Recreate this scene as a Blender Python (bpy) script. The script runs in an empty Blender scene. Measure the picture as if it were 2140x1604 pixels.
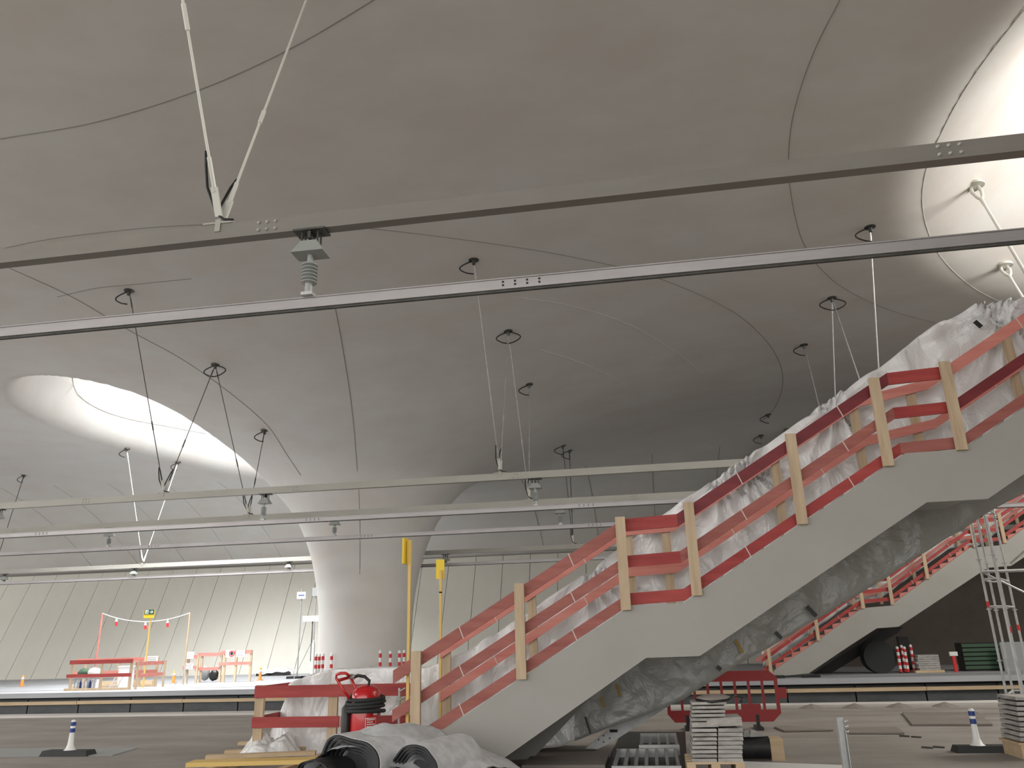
import bpy, math, random
import numpy as np
from mathutils import Vector, Matrix
random.seed(7)
scn = bpy.context.scene
COL = scn.collection
# ------------------------------------------------------------------ camera
F = 1650.0; PITCH = math.radians(18.1); YAW = math.radians(9.0); ROLL = math.atan(.0268); EYE = 1.6
fw = Vector((-math.sin(YAW)*math.cos(PITCH), math.cos(YAW)*math.cos(PITCH), math.sin(PITCH)))
rt = Vector((math.cos(YAW), math.sin(YAW), 0)); up = rt.cross(fw)
c_, s_ = math.cos(ROLL), math.sin(ROLL)
rt, up = c_*rt - s_*up, s_*rt + c_*up
CP = Vector((0, 0, EYE))
cd = bpy.data.cameras.new('camera'); cam = bpy.data.objects.new('camera', cd); COL.objects.link(cam)
M3 = Matrix((rt, up, -fw)).transposed()
cam.matrix_world = Matrix.Translation(CP) @ M3.to_4x4()
cd.sensor_fit = 'HORIZONTAL'; cd.sensor_width = 36.0; cd.lens = F/2140*36.0
cd.clip_start = .05; cd.clip_end = 500
scn.camera = cam
# ------------------------------------------------------------------ world, lights, exposure
wd = bpy.data.worlds.new('sky'); scn.world = wd; wd.use_nodes = True
bg = wd.node_tree.nodes['Background']; bg.inputs[0].default_value = (1.0, .985, .96, 1); bg.inputs[1].default_value = 1.5
def area(name, loc, size, power, color=(1, 1, 1), rot=(0, 0, 0), sy=None, spread=None):
    l = bpy.data.lights.new(name, 'AREA'); l.energy = power; l.color = color
    if sy: l.shape = 'RECTANGLE'; l.size = size; l.size_y = sy
    else: l.shape = 'DISK'; l.size = size
    if spread: l.spread = math.radians(spread)
    o = bpy.data.objects.new(name, l); o.location = loc; o.rotation_euler = rot; COL.objects.link(o); return o
LW = (-22.3, 34.8); RW = (20, 17.5)
area('skylight_left', (LW[0], LW[1], 17.6), 7.5, 2300, (.97, .985, 1), (math.radians(18), 0, 0), spread=112)
area('skylight_right', (26, 18, 14.9), 8.5, 2700, (1, .96, .90), (0, math.radians(78), 0))
area('fill_near_left', (-30, 5, 12.3), 9, 1900, (1, .98, .95))  # unseen fill lamp added below the closed shell to brighten floor and vault
scn.view_settings.view_transform = 'Standard'; scn.view_settings.look = 'None'
scn.view_settings.gamma = 1.0; scn.view_settings.use_curve_mapping = False
scn.view_settings.exposure = 0.86

# ------------------------------------------------------------------ placing helpers: a sight line of the survey photograph met with a real plane
def ray(x, y): return fw + rt*((x-1070)/F) + up*((802-y)/F)
def onY(x, y, Y): d = ray(x, y); return CP + d*((Y-CP.y)/d.y)
def onX(x, y, X): d = ray(x, y); return CP + d*((X-CP.x)/d.x)
def onZ(x, y, Z): d = ray(x, y); return CP + d*((Z-CP.z)/d.z)

# ------------------------------------------------------------------ materials
MATS = {}
def nt(name, color, rough=.6, metal=0.0, **kw):
    m = bpy.data.materials.new(name); m.use_nodes = True
    b = m.node_tree.nodes['Principled BSDF']
    b.inputs['Base Color'].default_value = (*color, 1); b.inputs['Roughness'].default_value = rough
    b.inputs['Metallic'].default_value = metal
    for k, v in kw.items(): b.inputs[k.replace('_', ' ')].default_value = v
    MATS[name] = m; return m, m.node_tree, b
def mottled(name, c1, c2, scale=(1, 1, 1), rough=.75, detail=6, bump=0.0, bscale=20, metal=0.0, coord='Object', mid=(.35, .65), **kw):
    m, t, b = nt(name, c1, rough, metal, **kw)
    tc = t.nodes.new('ShaderNodeTexCoord'); mp = t.nodes.new('ShaderNodeMapping'); mp.inputs['Scale'].default_value = scale
    n = t.nodes.new('ShaderNodeTexNoise'); n.inputs['Scale'].default_value = 1.0; n.inputs['Detail'].default_value = detail; n.inputs['Roughness'].default_value = .6
    r = t.nodes.new('ShaderNodeValToRGB'); r.color_ramp.elements[0].color = (*c1, 1); r.color_ramp.elements[1].color = (*c2, 1)
    r.color_ramp.elements[0].position, r.color_ramp.elements[1].position = mid
    t.links.new(tc.outputs[coord], mp.inputs[0]); t.links.new(mp.outputs[0], n.inputs[0]); t.links.new(n.outputs[0], r.inputs[0]); t.links.new(r.outputs[0], b.inputs['Base Color'])
    if bump:
        n2 = t.nodes.new('ShaderNodeTexNoise'); n2.inputs['Scale'].default_value = bscale; n2.inputs['Detail'].default_value = 5
        bp = t.nodes.new('ShaderNodeBump'); bp.inputs['Strength'].default_value = bump; bp.inputs['Distance'].default_value = .02
        t.links.new(mp.outputs[0], n2.inputs[0]); t.links.new(n2.outputs[0], bp.inputs['Height']); t.links.new(bp.outputs[0], b.inputs['Normal'])
    return m
mottled('concrete', (.60, .565, .53), (.63, .622, .598), (.38, .55, .5), .8, 8, .25, 6)
mottled('wallconcrete', (.62, .60, .53), (.68, .665, .60), (.25, .25, .12), .8, 7)
mottled('floor', (.235, .212, .19), (.32, .297, .27), (.5, 1.1, 1), .7, 8, .35, 9)
mottled('kerb', (.50, .48, .45), (.60, .58, .55), (.8, 3, 3), .7, 6)
mottled('platform', (.34, .35, .37), (.42, .43, .45), (.2, .8, 1), .6, 5)
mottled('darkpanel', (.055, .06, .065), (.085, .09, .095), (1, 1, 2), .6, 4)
mottled('steelwhite', (.34, .33, .30), (.36, .35, .325), (1.2, 1.2, 1.2), .55, 4)
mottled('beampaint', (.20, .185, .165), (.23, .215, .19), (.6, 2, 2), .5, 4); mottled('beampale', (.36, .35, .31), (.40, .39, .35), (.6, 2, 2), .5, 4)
mottled('alurail', (.34, .32, .32), (.40, .38, .38), (.8, 4, 4), .38, 3, metal=.35)
mottled('timber', (.42, .31, .20), (.60, .47, .32), (14, 14, 1.2), .75, 6, mid=(.3, .7))
mottled('plank', (.50, .37, .23), (.64, .49, .32), (1.2, 12, 12), .75, 6, mid=(.3, .7))
mottled('redpaint', (.27, .022, .022), (.42, .06, .052), (1.0, 9, 9), .62, 7, mid=(.3, .7))
mottled('redpale', (.55, .17, .14), (.66, .27, .22), (1.0, 9, 9), .7, 7, mid=(.3, .7))
mottled('slab', (.30, .285, .265), (.50, .48, .45), (5, 5, 18), .8, 7, .4, 12)
mottled('roughconcrete', (.09, .075, .063), (.13, .11, .092), (.5, .5, .5), .9, 6)
mottled('board', (.20, .175, .155), (.24, .212, .19), (1, 3, 3), .7, 5)
mottled('membrane', (.012, .012, .014), (.028, .028, .032), (5, 5, 5), .55, 5)
mottled('fleece', (.48, .49, .51), (.66, .67, .69), (6, 6, 6), .8, 7, .3, 14)
mottled('galv', (.38, .385, .38), (.50, .505, .50), (6, 6, 6), .45, 5, metal=.55)
mottled('darksteel', (.05, .05, .045), (.09, .09, .08), (4, 4, 4), .5, 4, metal=.3)
nt('black', (.012, .012, .012), .45); nt('rubber', (.022, .024, .024), .7); nt('joint', (.22, .21, .2), .9)
nt('wallgap', (.24, .23, .21), .9); mottled('redmid', (.27, .075, .06), (.40, .14, .115), (1.0, 9, 9), .65, 7, mid=(.3, .7)); mottled('reddark', (.14, .012, .018), (.20, .022, .028), (1.0, 9, 9), .6, 7, mid=(.3, .7)); nt('jointpale', (.60, .59, .56), .9); nt('white', (.78, .78, .76), .5); nt('redplastic', (.36, .018, .02), .42)
nt('extred', (.52, .006, .012), .22, 0, Coat_Weight=.6); nt('yellow', (.86, .60, .02), .5); nt('yellowwood', (.72, .50, .16), .6)
nt('blue', (.02, .05, .22), .45); nt('stripered', (.62, .03, .035), .5); nt('orange', (.86, .30, .06), .5)
nt('green', (.02, .10, .06), .5); nt('insul', (.36, .38, .37), .4); nt('clampgreen', (.30, .32, .30), .5)
nt('castwhite', (.66, .66, .60), .4); nt('sign', (.80, .81, .82), .5); nt('grey', (.30, .31, .31), .6); nt('darkgreen', (.05, .10, .06), .8)
nt('tapey', (.45, .30, .08), .6); nt('boltpaint', (.50, .49, .45), .35, .2); nt('hole', (.03, .03, .03), .8); nt('screwpale', (.62, .5, .45), .6)
# plastic film: milky sheet, glossy, with fine creases
def film(name, col, tr, rough, sc=(2.2, 2.2, 2.2), st=.55):
    m, t, b = nt(name, col, rough); out = t.nodes['Material Output']
    tc = t.nodes.new('ShaderNodeTexCoord'); mp = t.nodes.new('ShaderNodeMapping'); mp.inputs['Scale'].default_value = sc
    n = t.nodes.new('ShaderNodeTexNoise'); n.inputs['Scale'].default_value = 1.6; n.inputs['Detail'].default_value = 5; n.inputs['Distortion'].default_value = .5
    v = t.nodes.new('ShaderNodeTexVoronoi'); v.feature = 'DISTANCE_TO_EDGE'; v.inputs['Scale'].default_value = 2.3
    ad = t.nodes.new('ShaderNodeMath'); ad.operation = 'MULTIPLY_ADD'; ad.inputs[1].default_value = .25
    bp = t.nodes.new('ShaderNodeBump'); bp.inputs['Strength'].default_value = st; bp.inputs['Distance'].default_value = .2
    t.links.new(tc.outputs['Object'], mp.inputs[0]); t.links.new(mp.outputs[0], n.inputs[0]); t.links.new(mp.outputs[0], v.inputs['Vector'])
    t.links.new(v.outputs['Distance'], ad.inputs[0]); t.links.new(n.outputs[0], ad.inputs[2]); t.links.new(ad.outputs[0], bp.inputs['Height']); t.links.new(bp.outputs[0], b.inputs['Normal'])
    tl = t.nodes.new('ShaderNodeBsdfTranslucent'); tl.inputs[0].default_value = (*col, 1)
    mx = t.nodes.new('ShaderNodeMixShader'); mx.inputs[0].default_value = tr
    t.links.new(b.outputs[0], mx.inputs[1]); t.links.new(tl.outputs[0], mx.inputs[2]); t.links.new(mx.outputs[0], out.inputs[0])
    b.inputs['Specular IOR Level'].default_value = .7
    return m
film('film', (.93, .93, .93), .2, .12, (1.3, 3.2, .8), .65)
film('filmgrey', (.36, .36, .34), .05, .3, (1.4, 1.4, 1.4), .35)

# ------------------------------------------------------------------ mesh builder
class MB:
    def __init__(s): s.v = []; s.f = []
    def add(s, vs, fs):
        o = len(s.v); s.v += [tuple(p) for p in vs]; s.f += [tuple(i+o for i in f) for f in fs]; return s
    def hexa(s, p): return s.add(p, [(0, 3, 2, 1), (4, 5, 6, 7), (0, 1, 5, 4), (1, 2, 6, 5), (2, 3, 7, 6), (3, 0, 4, 7)])
    def box(s, x0, x1, y0, y1, z0, z1):
        return s.hexa([(x0, y0, z0), (x1, y0, z0), (x1, y1, z0), (x0, y1, z0), (x0, y0, z1), (x1, y0, z1), (x1, y1, z1), (x0, y1, z1)])
    def bar(s, p, q, w, h, upv=(0, 0, 1)):
        p, q = Vector(p), Vector(q); d = (q-p).normalized(); u = Vector(upv); sd = d.cross(u)
        if sd.length < 1e-4: sd = d.cross(Vector((1, 0, 0)))
        sd.normalize(); u = sd.cross(d).normalized(); a = sd*(w/2); b = u*(h/2)
        return s.hexa([p-a-b, p+a-b, q+a-b, q-a-b, p-a+b, p+a+b, q+a+b, q-a+b])
    def prism(s, pts, y0, y1):      # outline in X-Z, extruded along Y
        n = len(pts); o = len(s.v)
        s.v += [(x, y0, z) for x, z in pts] + [(x, y1, z) for x, z in pts]
        s.f += [tuple(o+i for i in range(n)), tuple(o+n+i for i in reversed(range(n)))]
        s.f += [(o+i, o+(i+1) % n, o+n+(i+1) % n, o+n+i) for i in range(n)]; return s
    def prismz(s, pts, z0, z1):
        n = len(pts); o = len(s.v)
        s.v += [(x, y, z0) for x, y in pts] + [(x, y, z1) for x, y in pts]
        s.f += [tuple(o+i for i in range(n)), tuple(o+n+i for i in reversed(range(n)))]
        s.f += [(o+i, o+(i+1) % n, o+n+(i+1) % n, o+n+i) for i in range(n)]; return s
    def tube(s, pts, r, n=8, cap=True):
        pts = [Vector(p) for p in pts]; rs = r if isinstance(r, (list, tuple)) else [r]*len(pts)
        o = len(s.v); prev = None
        for i, p in enumerate(pts):
            d = (pts[min(i+1, len(pts)-1)] - pts[max(i-1, 0)]).normalized()
            if prev is None:
                a = d.cross(Vector((0, 0, 1)));
                if a.length < 1e-3: a = d.cross(Vector((1, 0, 0)))
            else: a = prev - d*prev.dot(d)
            a.normalize(); prev = a; b = d.cross(a)
            for k in range(n):
                t = 2*math.pi*k/n; s.v.append(tuple(p + a*(math.cos(t)*rs[i]) + b*(math.sin(t)*rs[i])))
        for i in range(len(pts)-1):
            for k in range(n):
                s.f.append((o+i*n+k, o+i*n+(k+1) % n, o+(i+1)*n+(k+1) % n, o+(i+1)*n+k))
        if cap: s.f.append(tuple(o+k for k in reversed(range(n)))); e = o+(len(pts)-1)*n; s.f.append(tuple(e+k for k in range(n)))
        return s
    def lathe(s, prof, base, n=20, axis=(0, 0, 1)):
        base = Vector(base); ax = Vector(axis).normalized()
        return s.tube([base + ax*z for r, z in prof], [max(r, 1e-4) for r, z in prof], n) if True else s
    def build(s, name, mat, parent=None, smooth=False, ang=None):
        me = bpy.data.meshes.new(name); me.from_pydata(s.v, [], s.f); me.update()
        me.materials.append(MATS[mat])
        if smooth:
            me.polygons.foreach_set('use_smooth', [True]*len(me.polygons))
            if ang: me.set_sharp_from_angle(angle=math.radians(ang))
        o = bpy.data.objects.new(name, me); COL.objects.link(o)
        if parent:
            o.parent = parent
            o.matrix_parent_inverse = parent.matrix_world.inverted() if False else Matrix.Translation(-root_loc(parent))
        return o
def root_loc(o):
    v = Vector((0, 0, 0))
    while o: v = v + o.location; o = o.parent
    return v
def thing(name, label, cat, loc=(0, 0, 0), group=None):
    o = bpy.data.objects.new(name, None); o.location = loc; o.empty_display_size = .2; COL.objects.link(o)
    o['label'] = label; o['category'] = cat
    if group: o['group'] = group
    return o
def tag(o, label=None, cat=None, group=None, kind=None):
    if label: o['label'] = label
    if cat: o['category'] = cat
    if group: o['group'] = group
    if kind: o['kind'] = kind
    return o
def struct(o): o['kind'] = 'structure'; return o
def dup_part(src, parent, name=None, loc=None):
    c = src.copy(); COL.objects.link(c); c.parent = parent
    if loc is not None: c.location = loc
    return c
def pchip(xs, ys):
    xs = np.array(xs, float); ys = np.array(ys, float); h = np.diff(xs); d = np.diff(ys)/h; m = np.zeros(len(xs))
    for i in range(1, len(xs)-1):
        if d[i-1]*d[i] > 0: w1 = 2*h[i]+h[i-1]; w2 = h[i]+2*h[i-1]; m[i] = (w1+w2)/(w1/d[i-1]+w2/d[i])
    m[0] = d[0]; m[-1] = d[-1]
    def f(x):
        x = min(max(x, xs[0]), xs[-1]); i = min(int(np.searchsorted(xs, x, 'right'))-1, len(h)-1); i = max(i, 0)
        t = (x-xs[i])/h[i]
        return float((2*t**3-3*t*t+1)*ys[i] + (t**3-2*t*t+t)*h[i]*m[i] + (-2*t**3+3*t*t)*ys[i+1] + (t**3-t*t)*h[i]*m[i+1])
    return f
def sst(a, b, x): t = min(max((x-a)/(b-a), 0), 1); return t*t*(3-2*t)

# ================================================================== SETTING
# ---- vaulted concrete ceiling with its chalice column, two light wells
CA = (-13.2, 37.3)
prof = pchip([2.1, 2.2, 2.5, 3.1, 3.8, 4.7, 6, 7.6, 11, 14, 17, 21, 30, 66], [0, 3, 5, 6.8, 8.0, 9.0, 9.75, 10.4, 11.6, 12.2, 12.6, 12.8, 12.95, 13.0])
def wells(x, y):
    h = 0
    dx, dy = x-LW[0], y-LW[1]
    d = math.hypot(dx/4.35, dy/6.6)
    soft = .5 - .5*(dx/4.35*.75 - dy/6.6*.35)/max(d, 1e-3)      # 0 right/near .. 1 left/far
    h += 8.5*(1-sst(.62, 1.02+.6*soft, d))
    dx, dy = x-RW[0], y-RW[1]; d = math.hypot(dx/9.8, dy/9.8)
    h += 7.0*(1-sst(.4, 1.35, d))
    return h
def zc(x, y):
    r = math.hypot(x-CA[0], y-CA[1]); z = prof(r)
    if y > 40: z -= .0195*(y-40)**2*sst(3, 9, r)
    return z + wells(x, y)
def hit(x, y, t0=5, t1=90, lift=0.0):
    d = ray(x, y).normalized(); t = t0; st = .25
    while t < t1:
        p = CP + d*t
        if p.z >= zc(p.x, p.y)-lift:
            lo, hi = t-st, t
            for _ in range(14):
                mi = (lo+hi)/2; p = CP+d*mi
                if p.z >= zc(p.x, p.y)-lift: hi = mi
                else: lo = mi
            return CP + d*lo
        t += st
    return None
def build_ceiling():
    rows = [(None, z) for z in np.linspace(-.3, 8.8, 40)]
    rz = pchip([-.3, 3, 5, 6.8, 8.0, 9.0], [2.1, 2.2, 2.5, 3.1, 3.8, 4.7])
    rr = [4.7]
    while rr[-1] < 66: rr.append(rr[-1] + (.22 if rr[-1] < 20 else .3 if rr[-1] < 42 else .9))
    N = 360; v = []; f = []
    ths = [2*math.pi*k/N for k in range(N)]
    for _, z in rows:
        r = rz(z)
        for t in ths: v.append((CA[0]+r*math.cos(t), CA[1]+r*math.sin(t), z))
    for r in rr:
        for t in ths:
            x = CA[0]+r*math.cos(t); y = CA[1]+r*math.sin(t); v.append((x, y, zc(x, min(y, 58))))
    n = len(rows)+len(rr)
    for i in range(n-1):
        for k in range(N):
            q = (i*N+k, i*N+(k+1) % N, (i+1)*N+(k+1) % N, (i+1)*N+k)
            c = [sum(v[j][a] for j in q)/4 for a in range(3)]
            if c[1] > 58 or c[0] > 34 or c[1] < -11 or c[0] < -62: continue
            if math.hypot((c[0]-LW[0])/4.35, (c[1]-LW[1])/6.6) < .5 and c[2] > 18: continue
            if math.hypot(c[0]-RW[0], c[1]-RW[1]) < 3.6 and c[2] > 18: continue
            f.append(q)
    me = bpy.data.meshes.new('ceiling'); me.from_pydata(v, [], f); me.update(); me.materials.append(MATS['concrete'])
    me.polygons.foreach_set('use_smooth', [True]*len(me.polygons))
    o = bpy.data.objects.new('ceiling', me); COL.objects.link(o); return struct(o)
ceiling = build_ceiling()
tag(ceiling, 'vaulted pale concrete shell flowing down into a trumpet shaped column')
def seam(px, mat='joint', r=.013, pts3=None):
    P = pts3 or []
    if not pts3:
        # smooth the pixel polyline
        xs = [p[0] for p in px]; ys = [p[1] for p in px]; L = [0]
        for a, b in zip(px, px[1:]): L.append(L[-1]+math.dist(a, b))
        fx, fy = catmull(L, xs), catmull(L, ys); n = max(8, int(L[-1]/18))
        for i in range(n+1):
            s = L[-1]*i/n; h = hit(fx(s), fy(s))
            if h: P.append(h)
    mb = MB(); mb.tube(P, r, 5); o = mb.build('construction_joint', mat, ceiling, True); return o
def catmull(t, v):
    t = list(t); v = list(v); m = []
    for i in range(len(t)):
        a, b = max(i-1, 0), min(i+1, len(t)-1); m.append((v[b]-v[a])/(t[b]-t[a]))
    def f(x):
        i = 0
        while i < len(t)-2 and x > t[i+1]: i += 1
        h = t[i+1]-t[i]; s = (x-t[i])/h
        return (2*s**3-3*s*s+1)*v[i]+(s**3-2*s*s+s)*h*m[i]+(-2*s**3+3*s*s)*v[i+1]+(s**3-s*s)*h*m[i+1]
    return f
seam([(-60, 300), (0, 290), (200, 255), (410, 190), (600, 105), (780, 0), (860, -55)], r=.012)
seam([(1790, -60), (1755, 0), (1700, 110), (1660, 230), (1648, 320), (1652, 400), (1680, 510), (1740, 585), (1840, 640), (1930, 668), (2020, 690)], r=.013)
seam([(2165, -10), (2110, 58), (2056, 128), (2008, 200), (1968, 275), (1938, 345), (1927, 410), (1935, 470), (1965, 535), (2030, 598), (2110, 640)], 'jointpale', r=.010)
seam([(-40, 528), (0, 520), (100, 500), (200, 487), (330, 474), (470, 468), (620, 466), (800, 480), (1000, 505), (1150, 528), (1290, 557), (1400, 590), (1530, 650), (1600, 710), (1630, 760), (1636, 800), (1620, 850), (1590, 880)])
seam([(1070, 618), (1200, 640), (1320, 680), (1420, 740), (1480, 790)], 'jointpale', r=.010)
seam([(1130, 730), (1220, 760), (1300, 800), (1330, 830)], 'jointpale', r=.012)
seam([(20, 560), (150, 620), (270, 690), (380, 750), (480, 820), (560, 890), (600, 950), (640, 1010)], r=.014)
seam([(700, 640), (715, 720), (735, 850), (748, 1000), (752, 1080), (752, 1200)], r=.014)
seam([(120, 620), (200, 602), (280, 594), (400, 582)], r=.012)
seam([(150, 785), (160, 820), (200, 850), (260, 872), (350, 890), (430, 905)], 'jointpale', r=.02)
for X in (-42, -38.1, -34.2, -30.3, -26.4, -22.5, -18.6, -6.9, -3, .9, 4.8, 8.7):
    seam(None, 'joint' if X > -15 else 'jointpale', .014, [Vector((X, y, zc(X, y)-.01)) for y in np.linspace(46, 56, 14)])

# ---- back wall: leaning panels with recessed joints
wb = MB().hexa([(-75, 52.75, -.2), (34, 52.75, -.2), (34, 53.6, -.2), (-75, 53.6, -.2), (-75, 56.6, 7.9), (34, 56.6, 7.9), (34, 57.4, 7.9), (-75, 57.4, 7.9)]).build('wall_back', 'wallgap')
struct(wb)
pw = 1.95
mp_ = {}
k = 0; X = -62.5
pan = None
while X < 33:
    pw = 1.95
    if pw not in mp_:
        g = .013 if pw < 1.5 else .017
        pan = MB().hexa([(g, 52.55, 0), (pw-g, 52.55, 0), (pw-g, 52.75, 0), (g, 52.75, 0), (g, 56.12, 7.45), (pw-g, 56.12, 7.45), (pw-g, 56.5, 7.45), (g, 56.5, 7.45)]).build('wall_panel', 'wallconcrete', wb)
        mp_[pw] = pan.data; pan.location = (X, 0, 0)
    else:
        c = bpy.data.objects.new('wall_panel', mp_[pw]); COL.objects.link(c); c.parent = wb; c.location = (X, 0, 0)
    X += pw
struct(MB().box(8.2, 34, 44.3, 44.8, 0, 13.2).build('wall_right', 'roughconcrete'))
struct(MB().box(33.5, 34, -26, 56, -1, 13.5).build('shade_wall_side', 'wallconcrete'))  # unseen wall, added to block sky light and darken the right rear
struct(MB().box(7, 34, -11.4, -11, 0, 13.3).build('shade_wall_behind', 'wallconcrete'))  # unseen blocker added behind the camera, cuts sky light on the right floor
# ---- floors
fl = struct(MB().box(-80, 34, -26, 20.5, -.3, 0).build('floor', 'floor'))
struct(MB().box(-80, 34, 20.5, 21.15, -1.2, .05).build('trim_1', 'kerb'))
struct(MB().box(-80, 34, 21.15, 34.2, -1.3, -1.1).build('floor_trackbed', 'joint'))
PE = 33.4
struct(MB().box(-80, 34, PE, 53.2, -.2, 0).build('floor_platform', 'platform'))
pf = struct(MB().box(-80, 34, PE+.45, PE+.8, -1.2, -.2).build('wall_platform', 'black'))
X = -60; me_p = None
while X < 33:
    if me_p is None:
        o = MB().box(.03, 2.47, PE+.3, PE+.44, -1.1, -.29).build('face_panel', 'darkpanel', pf); me_p = o.data; o.location = (X, 0, 0)
    else:
        o = bpy.data.objects.new('face_panel', me_p); COL.objects.link(o); o.parent = pf; o.location = (X, 0, 0)
    X += 2.5
# timber waler along the platform face
X = -60; k = 0
tw = thing('timber_waler', 'long squared timber rail running along the dark face of the far platform', 'timber', (-60, PE+.2, -.45))
while X < 32:
    MB().box(X+.01, X+4.99, PE+.16, PE+.29, -.50+.005*(k % 3), -.36+.005*(k % 2)).build('timber_board', 'plank', tw); X += 5; k += 1
struct(MB().box(-80, 34, PE+2.0, PE+2.12, 0, .012).build('trim_2', 'grey'))

# ================================================================== OVERHEAD CONDUCTOR BEAMS
def box_beam(Y, Z, label, splices):
    b = thing('box_beam', label, 'beam', (-15, Y, Z), 'hollow steel carrier beams over the tracks')
    w, h = .11, .20
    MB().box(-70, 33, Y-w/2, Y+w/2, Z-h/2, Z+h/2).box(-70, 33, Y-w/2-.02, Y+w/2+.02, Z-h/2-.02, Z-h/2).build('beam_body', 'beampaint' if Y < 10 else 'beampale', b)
    for X in splices:
        m = MB()
        for i in range(3):
            for j in (-.05, .05):
                m2 = MB().lathe([(.022, 0), (.022, .012), (.012, .026)], (X+(i-1)*.11, Y-w/2, Z+j), 8, (0, -1, 0))
                m2.build('bolt', 'boltpaint', b)
    return b
def cond_rail(Y, Z, label, splices):
    b = thing('conductor_rail', label, 'rail', (-15, Y, Z), 'aluminium overhead conductor rails over the tracks')
    MB().box(-70, 33, Y-.045, Y+.045, Z+.055, Z+.068).box(-70, 33, Y-.03, Y+.03, Z-.045, Z+.055).box(-70, 33, Y-.042, Y+.042, Z-.07, Z-.045).build('rail_profile', 'alurail', b)
    MB().box(-70, 33, Y-.02, Y+.02, Z-.095, Z-.07).build('contact_wire', 'darksteel', b)
    for X in splices:
        for i in range(4):
            MB().box(X+i*.14-.012, X+i*.14+.012, Y-.036, Y-.03, Z-.03, Z-.008).box(X+i*.14-.012, X+i*.14+.012, Y-.036, Y-.03, Z+.012, Z+.034).build('fish_bolt', 'hole', b)
    return b
BY = dict(n=8.1, a=24.1, b=28.5, c=40.5); RY = dict(n=8.15, a=24.05, b=28.5, c=40.5)
BZ = 6.55; RZ = 5.5
def pX(px, Y): return onY(px[0], px[1], Y).x
box_beam(BY['n'], BZ, 'nearest and thickest pale hollow beam crossing the whole view above', [pX((563, 470), 8.1), pX((1978, 310), 8.1)])
box_beam(BY['a'], BZ, 'second carrier beam from the front with tensioned V hanger at its left part', [pX((620, 1016), 24.1), pX((182, 1043), 24.1), pX((1078, 986), 24.1)])
box_beam(BY['b'], 6.42, 'third carrier beam from the front running just under the second', [pX((738, 1063), 28.5), pX((925, 1050), 28.5), pX((1326, 1030), 28.5), pX((35, 1103), 28.5)])
box_beam(BY['c'], 6.13, 'farthest pale carrier beam passing behind the trumpet column', [pX((120, 1180), 40.5), pX((235, 1173), 40.5)])
cond_rail(RY['n'], RZ, 'nearest grey aluminium conductor rail crossing below the thick beam', [pX((1052, 592), 8.15)])
cond_rail(RY['a'], RZ, 'second conductor rail from the front seen against the third carrier beam', [pX((640, 1078), 24), pX((1210, 1046), 24), pX((75, 1108), 24)])
cond_rail(RY['b'], RZ, 'third conductor rail from the front crossing before the trumpet column', [pX((755, 1116), 28.5), pX((1230, 1090), 28.5), pX((312, 1138), 28.5)])
cond_rail(RY['c'], RZ, 'farthest thin conductor rail low before the panelled back wall', [])
def insulator(px, Yb, Zb, Yr, label, detail=True):
    X = pX(px, Yb); Z0 = Zb-.12; Z1 = RZ+.068
    t = thing('rail_insulator', label, 'insulator', (X, Yr, Z1), 'ribbed insulators carrying the conductor rails')
    MB().box(X-.2, X+.2, Yb-.11, Yb+.11, Z0-.025, Z0).build('top_plate', 'darksteel', t)
    b = MB()
    for sx in (-.1, .1):
        for sy in (-.05, .05): b.tube([(X+sx, Yb+sy, Z0-.02), (X+sx, Yb+sy, Z0-.22)], .012, 6)
    b.box(X-.02, X+.02, Yb-.08, Yb+.08, Z0-.12, Z0-.02); b.build('threaded_rod', 'darksteel', t)
    m = MB(); zt = Z0-.16
    m.hexa([(X-.20, Yb-.13, zt-.16), (X+.20, Yb-.13, zt-.16), (X+.20, Yb+.13, zt-.16), (X-.20, Yb+.13, zt-.16), (X-.10, Yb-.09, zt), (X+.10, Yb-.09, zt), (X+.10, Yb+.09, zt), (X-.10, Yb+.09, zt)])
    m.build('cover_hood', 'clampgreen', t)
    zt2 = zt-.16; H = zt2-Z1
    pr = [(.035, 0), (.035, H*.2)]
    n = 6
    for i in range(n):
        z = H*(.22+.5*i/n); pr += [(.045, z), (.095, z+H*.03), (.095, z+H*.045), (.045, z+H*.07)]
    pr += [(.035, H*.75), (.045, H*.76), (.045, H-.02)]
    MB().lathe(pr, (X, Yr, zt2), 16, (0, 0, -1)).build('ribbed_insulator', 'insul', t, True, 50)
    MB().box(X-.07, X+.07, Yr-.06, Yr+.06, Z1+.001, Z1+.04).build('rail_clamp', 'galv', t)
    return t
insulator((652, 484), 8.1, BZ, 8.1, 'large ribbed insulator with green hood under the nearest beam')
for px, k, z, lb in [((555, 1030), 'a', BZ, 'small ribbed insulator just left of the column flare, below the second beam'),
                     ((1118, 995), 'a', BZ, 'ribbed insulator below the second beam right of the column'),
                     ((-2, 1062), 'a', BZ, 'insulator at the left edge of view under the second beam'),
                     ((230, 1110), 'b', 6.42, 'small insulator under the third beam above the left barriers'),
                     ((700, 1083), 'b', 6.42, 'small insulator seen in front of the trumpet column'),
                     ((1170, 1055), 'b', 6.42, 'small insulator under the third beam left of the stair guard'),
                     ((12, 1189), 'c', 6.13, 'far insulator on the farthest beam nearest the left edge of view'),
                     ((282, 1178), 'c', 6.13, 'far insulator on the farthest beam straight above the exit sign'),
                     ((605, 1161), 'c', 6.13, 'far insulator on the farthest beam close left of the column shaft'),
                     ((931, 1146), 'c', 6.13, 'dark far insulator above the right yellow paddle')]:
    insulator(px, BY[k], z, RY[k] if k != 'n' else 8.15, lb)
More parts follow.
